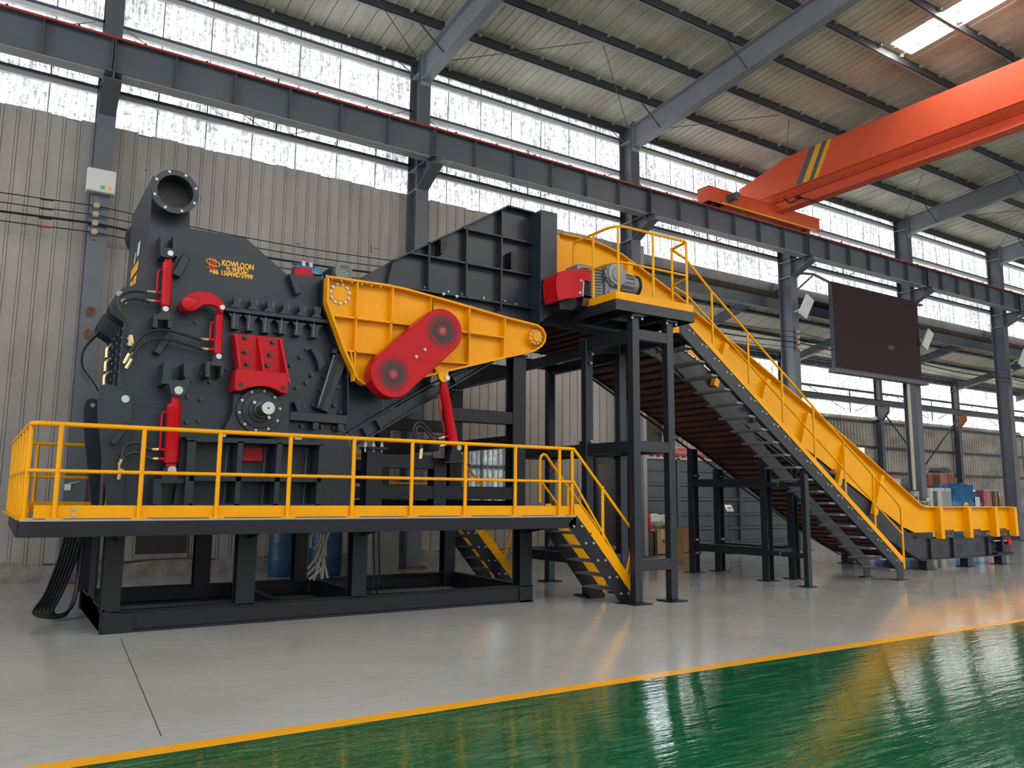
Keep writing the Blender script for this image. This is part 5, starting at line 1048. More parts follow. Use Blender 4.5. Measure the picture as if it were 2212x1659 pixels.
for k in range(19):
    z = 0.225 * 0 + 0.21 + 0.2045 * k; x = 14.33 - (z - 0.21) * 1.402
    t = MB().box(x - 0.115, x + 0.115, 9.015, 9.689, z - 0.03, z)
    for q in range(10): t.box(x - 0.115, x + 0.115, 9.03 + q * 0.066, 9.042 + q * 0.066, z, z + 0.008)
    obj('tread', t, 'tread_steel', ls)
obj('handrail', MB().tube([(8.912, 9.10, RT - 0.01), (8.945, 9.13, RT - 0.03), (9.10, 9.02, RT - 0.16), (9.68, 9.02, 4.86), (14.60, 9.02, 1.42), (14.68, 9.02, 1.32), (14.68, 9.02, 0.2)], 0.021, 10), 'yellow_paint', ls, smooth=True, label='yellow handrail')
obj('mid_rail', MB().tube([(8.912, 9.10, RM - 0.06), (8.945, 9.13, RM - 0.08), (9.10, 9.02, RM - 0.2), (9.68, 9.02, 4.33), (14.66, 9.02, 0.86)], 0.017, 10), 'yellow_paint', ls, smooth=True, label='yellow mid rail')
for x in (9.68, 10.52, 11.35, 12.17, 13.0, 13.84):
    z = 4.86 - (x - 9.68) * 0.6992
    railing_post(x, 9.02, z - 1.02, z, ls, r=0.019, foot=False)
for x, y in ((11.92, 9.08),):
    z = 4.27 - (x - 9.07) * 0.7131 - 0.2
    o = obj('stair_leg', MB().box(x - 0.05, x + 0.05, y - 0.05, y + 0.05, 0.015, z), 'tower_paint', ls, bevel=0.005)
    obj('foot_plate', MB().box(x - 0.11, x + 0.11, y - 0.11, y + 0.11, 0, 0.015), 'tower_paint', o)
for z in (0.52, 1.75): obj('brace', MB().box(11.9, 12.0, 9.13, 9.61, z - 0.04, z + 0.04).box(11.97, 12.07, 9.71, 10.02, z - 0.04, z + 0.04), 'tower_paint', ls)
obj('landing_bracket', MB().prism([(8.95, 4.1), (9.15, 4.1), (9.15, 3.9), (8.95, 4.0)], 9.1, 9.6), 'tower_paint', ls)

# ------------------------------------------------------------------ neighbouring bay behind the open side
YN = 21.3
NZ = lambda y: 8.36 - (y - 16.4) * 0.235
nb = obj('ceiling', MB().prism([(16.4, NZ(16.4) + 0.03), (21.5, NZ(21.5) + 0.03), (21.5, NZ(21.5) + 0.06), (16.4, NZ(16.4) + 0.06)], 14.3, 84, 'x'), 'roof_seam', kind='structure')
nst = MB()
for ya, yb in ((16.4, 21.5),):
    nst.prism([(ya, NZ(ya)), (yb, NZ(yb)), (yb, NZ(yb) + 0.026), (ya, NZ(ya) + 0.026)], 0, 0.56, 'x')
nstm = mesh_of('roof_panel', nst, 'bay_roof')
for k in range(112): inst('roof_panel', nstm, (14.4 + 0.6 * k, 0, 0), nb)
for q in range(4):
    y = 17.0 + q * 1.25
    obj('purlin', MB().box(14.3, 84, y - 0.03, y + 0.03, NZ(y) - 0.13, NZ(y) - 0.01), 'purlin_paint', nb)
for y in (17.4, 20.4):
    for (dz, r) in ((-0.20, 0.02), (-0.58, 0.02)): obj('truss_chord', MB().tube([(14.3, y, NZ(y) + dz), (84, y, NZ(y) + dz)], r, 6), 'column_paint', nb)
    lac = MB(); x = 14.5
    while x < 80: lac.bar((x, y, NZ(y) - 0.20), (x + 0.3, y, NZ(y) - 0.58), 0.012, 0.012).bar((x + 0.3, y, NZ(y) - 0.58), (x + 0.6, y, NZ(y) - 0.20), 0.012, 0.012); x += 0.6
    obj('truss_lacing', lac, 'column_paint', nb, kind='stuff')
for x in (20.2, 26.6, 32.95, 39.3, 45.7, 52.0):
    r = MB()
    for ya, yb in ((16.0, 21.2),):
        r.prism([(ya, NZ(ya) - 0.18), (yb, NZ(yb) - 0.18), (yb, NZ(yb) - 0.48), (ya, NZ(ya) - 0.48)], x - 0.01, x + 0.01, 'x')
        r.prism([(ya, NZ(ya) - 0.48), (yb, NZ(yb) - 0.48), (yb, NZ(yb) - 0.50), (ya, NZ(ya) - 0.50)], x - 0.11, x + 0.11, 'x')
    obj('rafter', r, 'column_paint', nb)
obj('gutter', MB().prism([(16.25, 7.95), (16.55, 7.75), (16.6, 7.80), (16.3, 8.3), (16.25, 8.3)], 14.3, 84, 'x'), 'gutter_brown', nb)
obj('eave_beam', MB().box(14.3, 84, 16.35, 16.55, 7.45, 7.78), 'purlin_paint', nb)
ZF = dict(eave=7.191, girt=6.247, run=5.838, bot=5.243, g1=4.905, g2=3.789, g3=2.687)
FX = [20.2, 26.5, 32.95, 39.3, 45.7, 52.0, 58.4]
for k in range(6):
    xa, xb = FX[k], FX[k + 1]
    w = obj('window_%d' % (11 + k), MB().box(xa, xb, YN - 0.05, YN, ZF['girt'] - 0.05, ZF['girt'] + 0.05), 'column_paint', kind='structure')
    n = 7
    for j in range(n):
        p = (xb - xa) / n
        obj('translucent_sheet', MB().box(xa + j * p + 0.01, xa + (j + 1) * p - 0.01, YN, YN + 0.03, ZF['bot'] - 0.12, NZ(YN)), 'far_daylit', w)
    obj('sag_rod', MB().tube([((xa + xb) / 2 + 1.5, YN - 0.05, ZF['bot']), ((xa + xb) / 2 + 1.5, YN - 0.05, ZF['girt'])], 0.03, 6), 'column_paint', w)
    for s in (-1, 1): obj('tie_wire', MB().tube([((xa + xb) / 2 + 1.5 + s * 0.4, YN - 0.06, ZF['bot'] + 0.1), ((xa + xb) / 2 + 1.5 + s * 3, YN - 0.06, ZF['girt'])], 0.016, 5), 'column_paint', w)
wf = obj('wall_rear', MB().box(14.2, 84, YN + 0.12, YN + 0.16, -0.1, ZF['bot'] + 0.1), 'wall_seam', kind='structure')
rows = (0.0, 0.8, ZF['g3'], ZF['g2'], ZF['g1'], ZF['bot'])
for k in range(6):
    xa, xb = FX[k], FX[k + 1]
    for j in range(5):
        pts = []; n = int((xb - xa) / 0.22)
        for i in range(n):
            x = xa + (xb - xa) * i / n; d = (xb - xa) / n
            pts += [(x, YN + 0.06), (x + d * 0.42, YN + 0.06), (x + d * 0.5, YN), (x + d * 0.92, YN)]
        pts.append((xb, YN + 0.06)); m_ = MB(); zz0, zz1 = rows[j] + 0.02, rows[j + 1] + (0.05 if j < 4 else 0)
        m_.add([(a, b - 0.02 * (j % 2), zz0) for a, b in pts] + [(a, b - 0.02 * (j % 2) + 0.03, zz1) for a, b in pts], [(i, i + 1, len(pts) + i + 1, len(pts) + i) for i in range(len(pts) - 1)])
        obj('corrugated_sheet', m_, 'far_sheet', wf)
for z in rows[2:5]: obj('girt', MB().box(20, 84, YN - 0.12, YN - 0.02, z - 0.045, z + 0.045), 'purlin_paint', wf)
obj('runway', MB().ibeam((20, 20.75, ZF['run'] - 0.13), (84, 20.75, ZF['run'] - 0.13), 0.2, 0.27, 0.02, 0.02, (0, 0, 1)), 'column_paint', wf)
obj('eave_beam', MB().box(20, 84, 21.05, 21.2, ZF['eave'] - 0.15, ZF['eave'] + 0.13), 'column_paint', wf)
obj('eave_flange', MB().box(20, 84, 20.9, 21.25, ZF['eave'] + 0.13, ZF['eave'] + 0.15), 'light_edge', wf)
obj('window_frame', MB().box(31.326, 32.058, 21.18, 21.25, 3.165, 3.772), 'white_box', wf)
obj('window_pane', MB().box(31.373, 31.934, 21.16, 21.18, 3.210, 3.723), 'far_daylit', wf)
for k in range(5):
    obj('window_%d' % (50 + k), MB().prism([(17.0, NZ(17) - 0.03), (20.9, NZ(20.9) - 0.03), (20.9, NZ(20.9) - 0.01), (17.0, NZ(17) - 0.01)], 62 + 4 * k, 63.6 + 4 * k, 'x'), 'skylight_sheet', kind='structure')  # added skylights beyond the view, to brighten the neighbouring bay
FL = ['grey column far across the next bay, seen over the middle of the conveyor slope', 'grey column across the next bay, dark brace leaning on it, left of the conduit column',
      'grey column across the next bay between the two near columns, orange bracket on it', 'grey column at the far right end of the next bay']
for k, x in enumerate(FX[1:5]):
    if k == 3: continue
    t = thing('bay_column', FL[k], 'column', (x, 21.0, 0), 'columns of the next bay')
    zt_ = ZF['eave'] + 0.2
    obj('shaft', MB().ibeam((x, 21.0, 0), (x, 21.0, zt_), 0.22, 0.28, 0.014, 0.01, (0, 1, 0)), 'column_paint', t)
    zr = ZF['run'] - 0.28
    obj('bracket', MB().prism([(20.86, zr), (20.55, zr), (20.55, zr - 0.24), (20.86, zr - 0.6)], x - 0.1, x + 0.1, 'x'), 'orange_crate' if k == 2 else 'column_paint', t)
    s = -1 if k == 2 else 1
    if k: obj('brace', MB().tube([(x + s * 0.15, 20.9, zr - 0.2), (x + s * 3.1, 20.95, zr - 2.5)], 0.036, 6), 'purlin_paint', t)

# things stored in the next bay, seen over the feed trough
def wrapped(name, label, cat, m, px, y, seed, lab_m=None, z0=0.0):
    # crinkled plastic cover: px = (x0, x1, ztop, ztop2)
    x0, x1, zt_, depth, cap = px
    rnd = random.Random(seed); t = thing(name, label, cat, ((x0 + x1) / 2, y, z0))
    bm = bmesh.new(); bmesh.ops.create_cube(bm, size=1); bmesh.ops.subdivide_edges(bm, edges=bm.edges[:], cuts=9, use_grid_fill=True)
    for v in bm.verts:
        u = v.co.z + 0.5; k = 1 - (cap * max(0, u - 0.62) / 0.38)
        v.co.x *= k; v.co.y *= k
        v.co += Vector((rnd.uniform(-1, 1), rnd.uniform(-1, 1), rnd.uniform(-1, 1))) * 0.016
        v.co.z -= 0.05 * abs(v.co.x) * (u > 0.9)
        v.co = Vector((v.co.x * (x1 - x0), v.co.y * depth, max(0.0, (v.co.z + 0.5)) * (zt_ - z0)))
    me = bpy.data.meshes.new('cover'); bm.to_mesh(me); bm.free()
    me.polygons.foreach_set('use_smooth', [True] * len(me.polygons)); me.materials.append(MATS[m])
    o = bpy.data.objects.new('cover', me); COL.objects.link(o); o.parent = t
    if lab_m: obj('paper_label', MB().box(x1 - (x1 - x0) * 0.28, x1 - (x1 - x0) * 0.13, y - depth / 2 - 0.02, y - depth / 2 - 0.012, z0 + (zt_ - z0) * 0.45, z0 + (zt_ - z0) * 0.75), lab_m, t)
    obj('pallet', MB().box(x0 + 0.03, x1 - 0.03, y - depth / 2 + 0.03, y + depth / 2 - 0.03, z0 - (0.0 if z0 else 0), z0 + 0.06), 'cardboard', t)
    return t
wrapped('wrapped_machine', 'machine under crinkled bright blue plastic with a white label, beyond the feed trough', 'machine', 'blue_wrap', (33.043, 35.429, 2.179, 1.1, 0.35), 18.6, 3, 'white_print')
wrapped('wrapped_crate', 'dark blue plastic covered crate left of the column with the beige conduit', 'crate', 'blue_wrap', (29.218, 30.133, 1.982, 0.9, 0.1), 18.7, 4)
def carton(label, cat, m, x0, x1, y, z0, z1, d=0.9, lid=None, name='carton', face=None):
    t = thing(name, label, cat, ((x0 + x1) / 2, y, z0))
    obj('body', MB().box(x0, x1, y - d / 2, y + d / 2, z0, z1), m, t, bevel=0.02)
    if lid: obj('lid', MB().box(x0 - 0.02, x1 + 0.02, y - d / 2 - 0.02, y + d / 2 + 0.02, z1, z1 + 0.08), lid, t)
    if face: obj('panel', MB().box(x0 + (x1 - x0) * 0.3, x1 - 0.08, y - d / 2 - 0.02, y - d / 2, z0 + (z1 - z0) * 0.25, z1 - 0.12), face, t)
    obj('tape', MB().box((x0 + x1) / 2 - 0.04, (x0 + x1) / 2 + 0.04, y - d / 2 - 0.006, y - d / 2, z0, z1), 'light_edge', t)
    return t
xb, zb1 = 31.496, 1.972
carton('pale grey wrapped cabinet right beside the column with the conduit', 'cabinet', 'white_box', xb, 31.987, 18.5, 0, zb1, face='container_blue', name='cabinet')
carton('white wrapped cabinet with a grey door panel, left of the blue covered machine', 'cabinet', 'white_box', 32.036, 32.992, 18.5, 0, 1.980, face='light_edge', name='cabinet')
carton('red crate in clear wrap right of the blue covered machine', 'crate', 'pink_wrap', 35.524, 36.164, 18.5, 0, 1.876, lid='light_edge', name='crate')
carton('brown crate with pale lid behind the far column, right of the red crate', 'crate', 'rust', 36.245, 36.768, 18.5, 0, 1.884, lid='light_edge', name='crate')
carton('plain cardboard carton at the foot of the farthest right column', 'carton', 'cardboard', 36.818, 37.501, 18.5, 0, 1.658)
carton('white cabinet with a pink wrapped lid, seen over the bend of the conveyor', 'cabinet', 'white_box', 30.421, 31.444, 19.7, 0, 2.360, lid='pink_wrap', name='cabinet')
zc = 2.049; zc2 = 2.579
rack = thing('storage_rack', 'low steel rack holding the orange cartons behind the wrapped cabinets', 'rack', (34.874, 19.8, 0))
obj('shelf', MB().box(33.736, 36.133, 19.45, 20.2, zc - 0.08, zc), 'column_paint', rack)
for u in (33.810, 36.053):
    for y in (19.52, 20.12): obj('leg', MB().box(u - 0.04, u + 0.04, y - 0.04, y + 0.04, 0, zc - 0.08), 'column_paint', rack)
for (u0, u1, v0, m, lb) in ((618, 668, 1165, 'orange_crate', 'tall orange carton at the left end of the stacked row'), (672, 735, 1168, 'rust', 'dark brown carton second from the left in the stacked row'), (738, 815, 1150, 'pink_wrap', 'pink wrapped carton in the middle of the stacked row'), (820, 890, 1150, 'orange_crate', 'orange brown carton at the right end of the stacked row')):
    xa = 0
    t = thing('carton', lb, 'carton', (34.874, 19.8, zc), 'cartons stacked on the rack')
    xl = 33.900 + (u0 - 618) * (36.006 - 33.900) / 272; xr = 33.900 + (u1 - 618) * (36.006 - 33.900) / 272
    zt_ = zc2 + (1165 - v0) * 0.004
    obj('body', MB().box(xl, xr, 19.5, 20.1, zc, zt_), m, t, bevel=0.02); obj('flap', MB().box(xl + 0.02, xr - 0.02, 19.53, 20.07, zt_, zt_ + 0.03), 'cardboard', t)
fan = thing('vent_hood', 'dark rounded vent hood lying on top of the orange carton row', 'hood', (35.341, 19.8, zc2 + 0.12))
obj('cowl', MB().prism([(a * 0.42 + 35.420, max(0, b) * 0.22 + zc2 + 0.125) for a, b in arc((0, 0), 1, 0, math.pi, 10)], 19.55, 20.1), 'purlin_paint', fan)

# ------------------------------------------------------------------ dark container and stored goods behind the tower
cn = thing('container', 'dark blue-grey steel container with horizontal ribs standing behind the conveyor', 'container', (16.5, 17.6, 0))
cx0, cx1, cz = 13.95 + 0.5, 21.861, 2.624
obj('body', MB().box(cx0, cx1, 17.0, 19.2, 0.05, cz), 'container_blue', cn, bevel=0.02)
for (v, h) in ((1018, .03), (1048, .05), (1079, .06), (1112, .05), (1142, .06), (1172, .05)):
    z = 1.5 + (2.274 - 1.5) + (0.217 - 2.274) * (v - 1018) / 154
    obj('rib', MB().prism([(17.0, z - h), (16.93, z - h * 0.6), (16.93, z + h * 0.6), (17.0, z + h)], cx0, cx1, 'x'), 'container_blue', cn)
for u in (1466, 1600): 
    x = 16.595 + (u - 1466) * (19.178 - 16.595) / 134
    obj('post', MB().box(x - 0.06, x + 0.06, 16.90, 17.0, 0.05, cz), 'container_blue', cn)
obj('top_rail', MB().box(cx0, cx1, 16.9, 17.0, cz - 0.04, cz + 0.02), 'light_edge', cn)
for k in range(14): obj('bolt', MB().box(cx0 + 0.25 * k, cx0 + 0.25 * k + 0.05, 16.93, 16.97, cz + 0.02, cz + 0.06), 'light_edge', cn)
rl_ = thing('red_roller', 'red wrapped long roll lying on top of the dark container', 'roll', (17.457, 17.5, cz + 0.02))
obj('roll', MB().cyl((cx0 + 0.3, 17.35, cz + 0.19), (cx1 - 1.2, 17.35, cz + 0.19), 0.17, 14), 'pink_wrap', rl_, smooth=True)
obj('end_cap', MB().cyl((cx0 + 0.27, 17.35, cz + 0.19), (cx0 + 0.3, 17.35, cz + 0.19), 0.175, 14), 'cardboard', rl_)
sg_ = thing('sign_stand', 'small white tilted information sign on a thin black stand in front of the container', 'sign', (16.4, 15.6, 0))
sx, sy = 16.980, 15.4
obj('pole', MB().cyl((sx, sy, 0.02), (sx, sy, 1.101), 0.012, 8), 'cable_black', sg_)
obj('base', MB().cyl((sx, sy, 0), (sx, sy, 0.02), 0.13, 18), 'cable_black', sg_)
pz = 1.238
obj('board', MB().add([(sx - 0.13, sy - 0.06, pz - 0.09), (sx + 0.13, sy - 0.06, pz - 0.09), (sx + 0.13, sy + 0.04, pz + 0.08), (sx - 0.13, sy + 0.04, pz + 0.08), (sx - 0.13, sy - 0.05, pz - 0.095), (sx + 0.13, sy - 0.05, pz - 0.095), (sx + 0.13, sy + 0.05, pz + 0.075), (sx - 0.13, sy + 0.05, pz + 0.075)], [(0, 1, 2, 3), (7, 6, 5, 4), (0, 4, 5, 1), (1, 5, 6, 2), (2, 6, 7, 3), (3, 7, 4, 0)]), 'white_print', sg_)
for k in range(3): text('print', '\u673a\u68b0\u8bbe'[k], 'ink', (sx - 0.085 + 0.06 * k, sy - 0.026, pz - 0.02), 0.055, sg_, rot=(math.radians(60), 0, 0))
obj('print_line', MB().bar((sx - 0.1, sy - 0.052, pz - 0.06), (sx + 0.1, sy - 0.052, pz - 0.06), 0.012, 0.004, (0, 1, 0)), 'container_blue', sg_)
bx = thing('carton', 'brown cardboard carton with black printed characters, on the floor behind the tower legs', 'carton', (15.688, 16.591, 0))
b0, b1, by, bz = 14.796, 15.510, 15.9, 0.673
obj('body', MB().box(b0, b1, by, by + 0.6, 0.03, bz), 'cardboard', bx, bevel=0.01)
obj('tape', MB().box(b0 + 0.15, b0 + 0.2, by - 0.004, by, 0.3, bz), 'hose_beige', bx)
text('print', '\u7a7a\u6c14\u5668', 'ink', (b0 + 0.16, by - 0.006, bz - 0.36), 0.11, bx, bold=0.004)
bg = thing('sack', 'silvery crumpled plastic wrapped bundle lying on the brown cardboard carton', 'bundle', (14.978, 16, 0.672))
mbg = MB(); rnd = random.Random(5); g0, g1, gzz = 14.484, 15.510, 0.673 + 0.012
n, m_ = 20, 14
vs = []
for i in range(n + 1):
    x = g0 + (g1 - g0) * i / n; rr = 0.185 * (0.9 if 0 < i < n else 0.6)
    for j in range(m_):
        a = 2 * math.pi * j / m_; q = rr * (1 + rnd.uniform(-0.12, 0.12)); vs.append((x, 16.2 + q * 1.5 * math.cos(a), gzz + 0.19 + max(-0.19, q * math.sin(a))))
mbg.add(vs, [(i * m_ + j, i * m_ + (j + 1) % m_, (i + 1) * m_ + (j + 1) % m_, (i + 1) * m_ + j) for i in range(n) for j in range(m_)] + [tuple(range(m_))[::-1], tuple(n * m_ + j for j in range(m_))])
obj('bundle', mbg, 'plastic_wrap', bg, smooth=True)
obj('tie', MB().tube([((g0 + g1) / 2, 16.2 + 0.285 * math.cos(a), gzz + 0.19 + max(-0.188, 0.19 * math.sin(a))) for a in [2 * math.pi * i / 16 for i in range(16)]], 0.012, 6, closed=True), 'hose_beige', bg)
bx2 = thing('crate', 'dark open wooden crate left of the brown cardboard carton', 'crate', (15.335, 16.762, 0))
obj('body', MB().box(14.485, 14.777, 15.95, 16.4, 0, bz - 0.05), 'pan_brown', bx2)
obj('frame', MB().box(14.747 - 0.05, 14.747, 15.88, 15.95, 0, bz), 'door_dark', bx2)
fe = thing('fire_extinguisher', 'red fire extinguisher standing behind the near tower legs', 'extinguisher', (14.379, 15.8, 1.055))
fx_, fz = 14.374, 0.606
obj('bottle', MB().lathe((fx_, 15.8, fz), (0, 0, 1), [(0, 0.07), (0.02, 0.08), (0.40, 0.08), (0.46, 0.05), (0.48, 0.03)], 16), 'red_paint', fe, smooth=True)
obj('valve', MB().box(fx_ - 0.03, fx_ + 0.04, 15.78, 15.82, fz + 0.48, fz + 0.54), 'cable_black', fe)
obj('stand', MB().box(fx_ - 0.1, fx_ + 0.1, 15.7, 15.9, 0, fz), 'door_dark', fe)
cb_ = thing('wooden_crate', 'pale plywood crate edge seen between the tower and the conveyor support', 'crate', (11.767, 11.797, 0))
obj('body', MB().box(13.377, 13.552, 13.5, 13.9, 0, 0.820), 'cardboard', cb_, bevel=0.01)
obj('band', MB().box(13.377 - 0.004, 13.552 + 0.004, 13.49, 13.5, 0.25, 0.28), 'purlin_paint', cb_)

# ------------------------------------------------------------------ doors, window and goods along the back wall
d1 = obj('door_1', MB().box(12.744, 13.635, 15.86, 15.93, 0.02, 2.479), 'door_dark', kind='structure')
obj('door_frame', MB().box(12.685, 12.759, 15.83, 15.94, 0, 2.526).box(13.620, 13.697, 15.83, 15.94, 0, 2.526).box(12.685, 13.697, 15.83, 15.94, 2.479, 2.537), 'frame_paint', d1)
for v in (996, 1001): obj('louvre', MB().box(12.809, 13.201, 15.845, 15.86, 2.357 + (1000 - v) * 0.013, 2.357 + (1000 - v) * 0.013 + 0.02), 'ink', d1)
d2 = obj('door_2', MB().box(2.261, 3.109, 15.88, 15.93, 0.42, 2.4), 'door_dark', kind='structure')
obj('sill', MB().box(2.230, 3.125, 15.80, 15.92, 0.34, 0.42), 'concrete', d2)
wn = obj('window_9', MB(), 'frame_paint', kind='structure')
wx0, wx1, wz0, wz1 = 9.035, 10.026, 1.078, 2.735
zm = 2.171
fr = MB()
for x in (wx0, wx0 + (wx1 - wx0) * 0.33, wx0 + (wx1 - wx0) * 0.36, wx1 - 0.04): fr.box(x, x + 0.04, 15.86, 15.92, wz0, wz1)
for z in (wz0, zm, zm - 0.06, wz1 - 0.04): fr.box(wx0, wx1, 15.86, 15.92, z, z + 0.04)
obj('sash', fr, 'light_edge', wn)
for k in range(7): obj('bar', MB().cyl((wx0 + (wx1 - wx0) * (k + 0.5) / 7, 15.84, wz0), (wx0 + (wx1 - wx0) * (k + 0.5) / 7, 15.84, wz1), 0.012, 6), 'light_edge', wn)
for k in range(7):
    for (za, zb2) in ((wz0 + 0.04, zm - 0.06), (zm + 0.04, wz1 - 0.04)):
        obj('pane', MB().box(wx0 + (wx1 - wx0) * k / 7 + 0.01, wx0 + (wx1 - wx0) * (k + 1) / 7 - 0.01, 15.90, 15.915, za, zb2), 'glass_day', wn)
dr = thing('drum', 'dark blue plastic drum under the walkway, against the back wall left of the hoses', 'drum', (4.225, 13.75, 0))
def drum(t, x0, x1, y, zt_):
    c = ((x0 + x1) / 2, y, 0); r = (x1 - x0) / 2
    obj('body', MB().lathe(c, (0, 0, 1), [(0, r * 0.94), (0.03, r), (zt_ * 0.32, r), (zt_ * 0.33, r * 1.03), (zt_ * 0.36, r), (zt_ * 0.65, r), (zt_ * 0.66, r * 1.03), (zt_ * 0.69, r), (zt_ * 0.97, r), (zt_, r * 0.92)], 26), 'blue_drum', t, smooth=True)
    obj('rim', MB().ring((c[0], y, zt_ - 0.04), (c[0], y, zt_ + 0.02), r * 1.02, r * 0.93, 24), 'blue_drum', t)
drum(dr, 4.405, 4.889, 15.1, 0.92)
dr2 = thing('drum', 'second dark blue drum under the walkway, behind the pale hanging hoses', 'drum', (5.118, 13.863, 0))
drum(dr2, 5.104, 5.719, 14.9, 0.92)
gd_ = thing('grey_box', 'dull grey steel box on the floor behind the skid, right of the hanging hoses', 'box', (6.133, 13.774, 0))
obj('body', MB().box(6.072, 6.659, 14.3, 14.9, 0.02, 1.15), 'grey_duct', gd_, bevel=0.01)
obj('skirt', MB().box(5.988, 6.725, 14.25, 14.95, 0, 0.06), 'grey_duct', gd_)

# hoses hanging under the walkway
hz = thing('hose_bundle', 'loose pale hydraulic hoses hanging under the middle of the walkway', 'hoses', (3.6, 11.2, 1.05))
for (a, b, c, d) in ((318, 180, 290, 330), (370, 185, 320, 340), (440, 190, 400, 580), (380, 300, 275, 495), (400, 400, 275, 540), (330, 420, 400, 580), (400, 220, 445, 575), (430, 430, 290, 580), (420, 300, 330, 585), (455, 180, 420, 400)):
    p0, p1 = 3.882 + (a - 300) * 0.00175, 0.805 - (b - 300) * 0.00175
    q0, q1 = 3.882 + (c - 300) * 0.00175, 0.805 - (d - 300) * 0.00175
    sgn = 1 if (a + d) % 3 else -1
    obj('hose', MB().tube(spline([(p0, 11.2 + 0.004 * (b % 40), min(1.05, p1)), ((p0 + q0) / 2 + 0.03 * sgn, 11.2 + 0.002 * (a % 60), (p1 + q1) / 2), (q0, 11.25, q1)], 5), 0.019, 7), 'hose_beige', hz, smooth=True)
hz2 = thing('hose_pair', 'pair of black hoses hanging down inside the skid, right of the pale hoses', 'hoses', (4.6, 11.0, 1.05))
for dx in (0.0, 0.08):
    x = 4.710 + dx
    obj('hose', MB().tube(spline([(x, 11.0, 1.05), (x + 0.01, 11.0, 0.7), (x + 0.04, 11.02, 0.4), (x + 0.02, 11.02, 0.2), (x - 0.02 + dx * 0.4, 11.05, 0.05)], 5), 0.014, 7), 'cable_black', hz2, smooth=True)
hz3 = thing('hose_coil', 'bundle of black hydraulic hoses drooping to the floor at the left end of the skid', 'hoses', (0.85, 11.5, 0.1))
for k in range(6):
    w = 0.034 * k
    obj('hose', MB().tube(spline([(1.02 - w, 11.6 + w, 1.06), (0.96 - w, 11.5 + w, 0.7), (0.82 - w, 11.3, 0.3), (0.74 - w * 1.2, 11.25 - w, 0.10), (0.82, 11.22 - w, 0.05), (0.95, 11.3 + w, 0.15), (1.0, 11.4 + w, 0.5), (1.05 - w * 0.5, 11.6, 1.06)], 6), 0.018, 7), 'black_rubber', hz3, smooth=True)

# ------------------------------------------------------------------ display screen between two columns
sc_ = thing('display_screen', 'large dark brown display screen hung between two columns over the conveyor', 'screen', (23.5, 15.25, 5.5))
c = [(21.699, 8.343), (26.536, 8.256), (26.376, 5.514), (21.715, 5.51)]
sx0, sx1, sz0, sz1 = (c[0][0] + c[3][0]) / 2, (c[1][0] + c[2][0]) / 2, (c[2][1] + c[3][1]) / 2, (c[0][1] + c[1][1]) / 2
obj('cabinet', MB().box(sx0, sx1, 15.22, 15.34, sz0, sz1), 'purlin_paint', sc_)
obj('screen_face', MB().box(sx0 + 0.04, sx1 - 0.02, 15.21, 15.22, sz0 + 0.05, sz1 - 0.02), 'screen_face', sc_, label='dark brown screen surface')
obj('bottom_rail', MB().box(sx0 - 0.1, sx1 + 0.3, 15.15, 15.40, sz0 - 0.12, sz0 - 0.01), 'column_paint', sc_)
obj('sticker', MB().prism([(24.574, 6.567), (24.921, 6.567), (24.888, 6.424), (24.546, 6.413)], 15.205, 15.21), 'rust', sc_)
obj('hanger', MB().tube([(XC[4] + 0.2, 15.5, sz1 + 0.12), (XC[4] + 0.75, 15.3, sz1 + 0.12), (sx0 + 0.1, 15.3, sz1 - 0.03)], 0.04, 6), 'column_paint', sc_)
obj('hanger', MB().tube([(XC[4] + 0.15, 15.5, sz1 - 0.45), (XC[4] + 0.75, 15.3, sz1 + 0.10)], 0.03, 6), 'column_paint', sc_)
obj('hanger', MB().box(sx1 - 0.1, sx1 + 0.35, 15.22, 15.34, sz1 - 0.1, sz1 - 0.04), 'column_paint', sc_)
cd = thing('conduit', 'beige vertical cable conduit running down beside the column under the screen', 'conduit', (25.844, 15.35, 1.3))
obj('pipe', MB().box(25.758, 25.844 , 15.30, 15.36, 1.820, sz0 - 0.13), 'hose_beige', cd)
obj('junction_box', MB().box(25.593, 25.870, 15.22, 15.36, 1.595, 1.778), 'insulator', cd, bevel=0.01)
obj('cable', MB().tube(spline([(p[0], 15.3, p[2]) for p in [(25.935, 15.3, 1.613), (25.948, 15.3, 1.468), (26.087, 15.3, 1.436), (26.375, 15.3, 1.431), (26.5, 15.3, 1.503), (26.621, 15.3, 1.536)]], 4), 0.015, 6), 'white_box', cd)
obj('socket', MB().box(26.590, 26.737, 15.38, 15.44, 1.464, 1.559), 'white_box', cd)

# ------------------------------------------------------------------ boxes, insulators and bare lines on the columns
lb0 = thing('control_box', 'white control box mounted on the wall column behind the exhaust duct', 'box', (1.203, 15.4, 6.978))
z0_, z1_ = 6.741, 7.162
obj('case', MB().box(XC[1] - 0.24, XC[1] + 0.22, 15.28, 15.44, z0_, z1_), 'white_box', lb0, bevel=0.015)
obj('lower_cover', MB().box(XC[1] - 0.22, XC[1] + 0.20, 15.272, 15.28, z0_ + 0.02, z0_ + (z1_ - z0_) * 0.45), 'white_box', lb0)
for (dx, w, m) in ((-0.02, 0.07, 'green_print'), (0.10, 0.05, 'letter_yellow')): obj('print', MB().box(XC[1] + dx, XC[1] + dx + w, 15.268, 15.272, z0_ + 0.05, z0_ + 0.12), m, lb0)
WZ = [6.508, 6.344, 6.187, 6.026]
insm = mesh_of('insulator', MB().lathe((0, 0, 0), (0, -1, 0), [(0, 0.025), (0.03, 0.03), (0.035, 0.055), (0.06, 0.055), (0.065, 0.035), (0.08, 0.035), (0.085, 0.055), (0.11, 0.05), (0.115, 0.02)], 14), 'insulator', smooth=True)
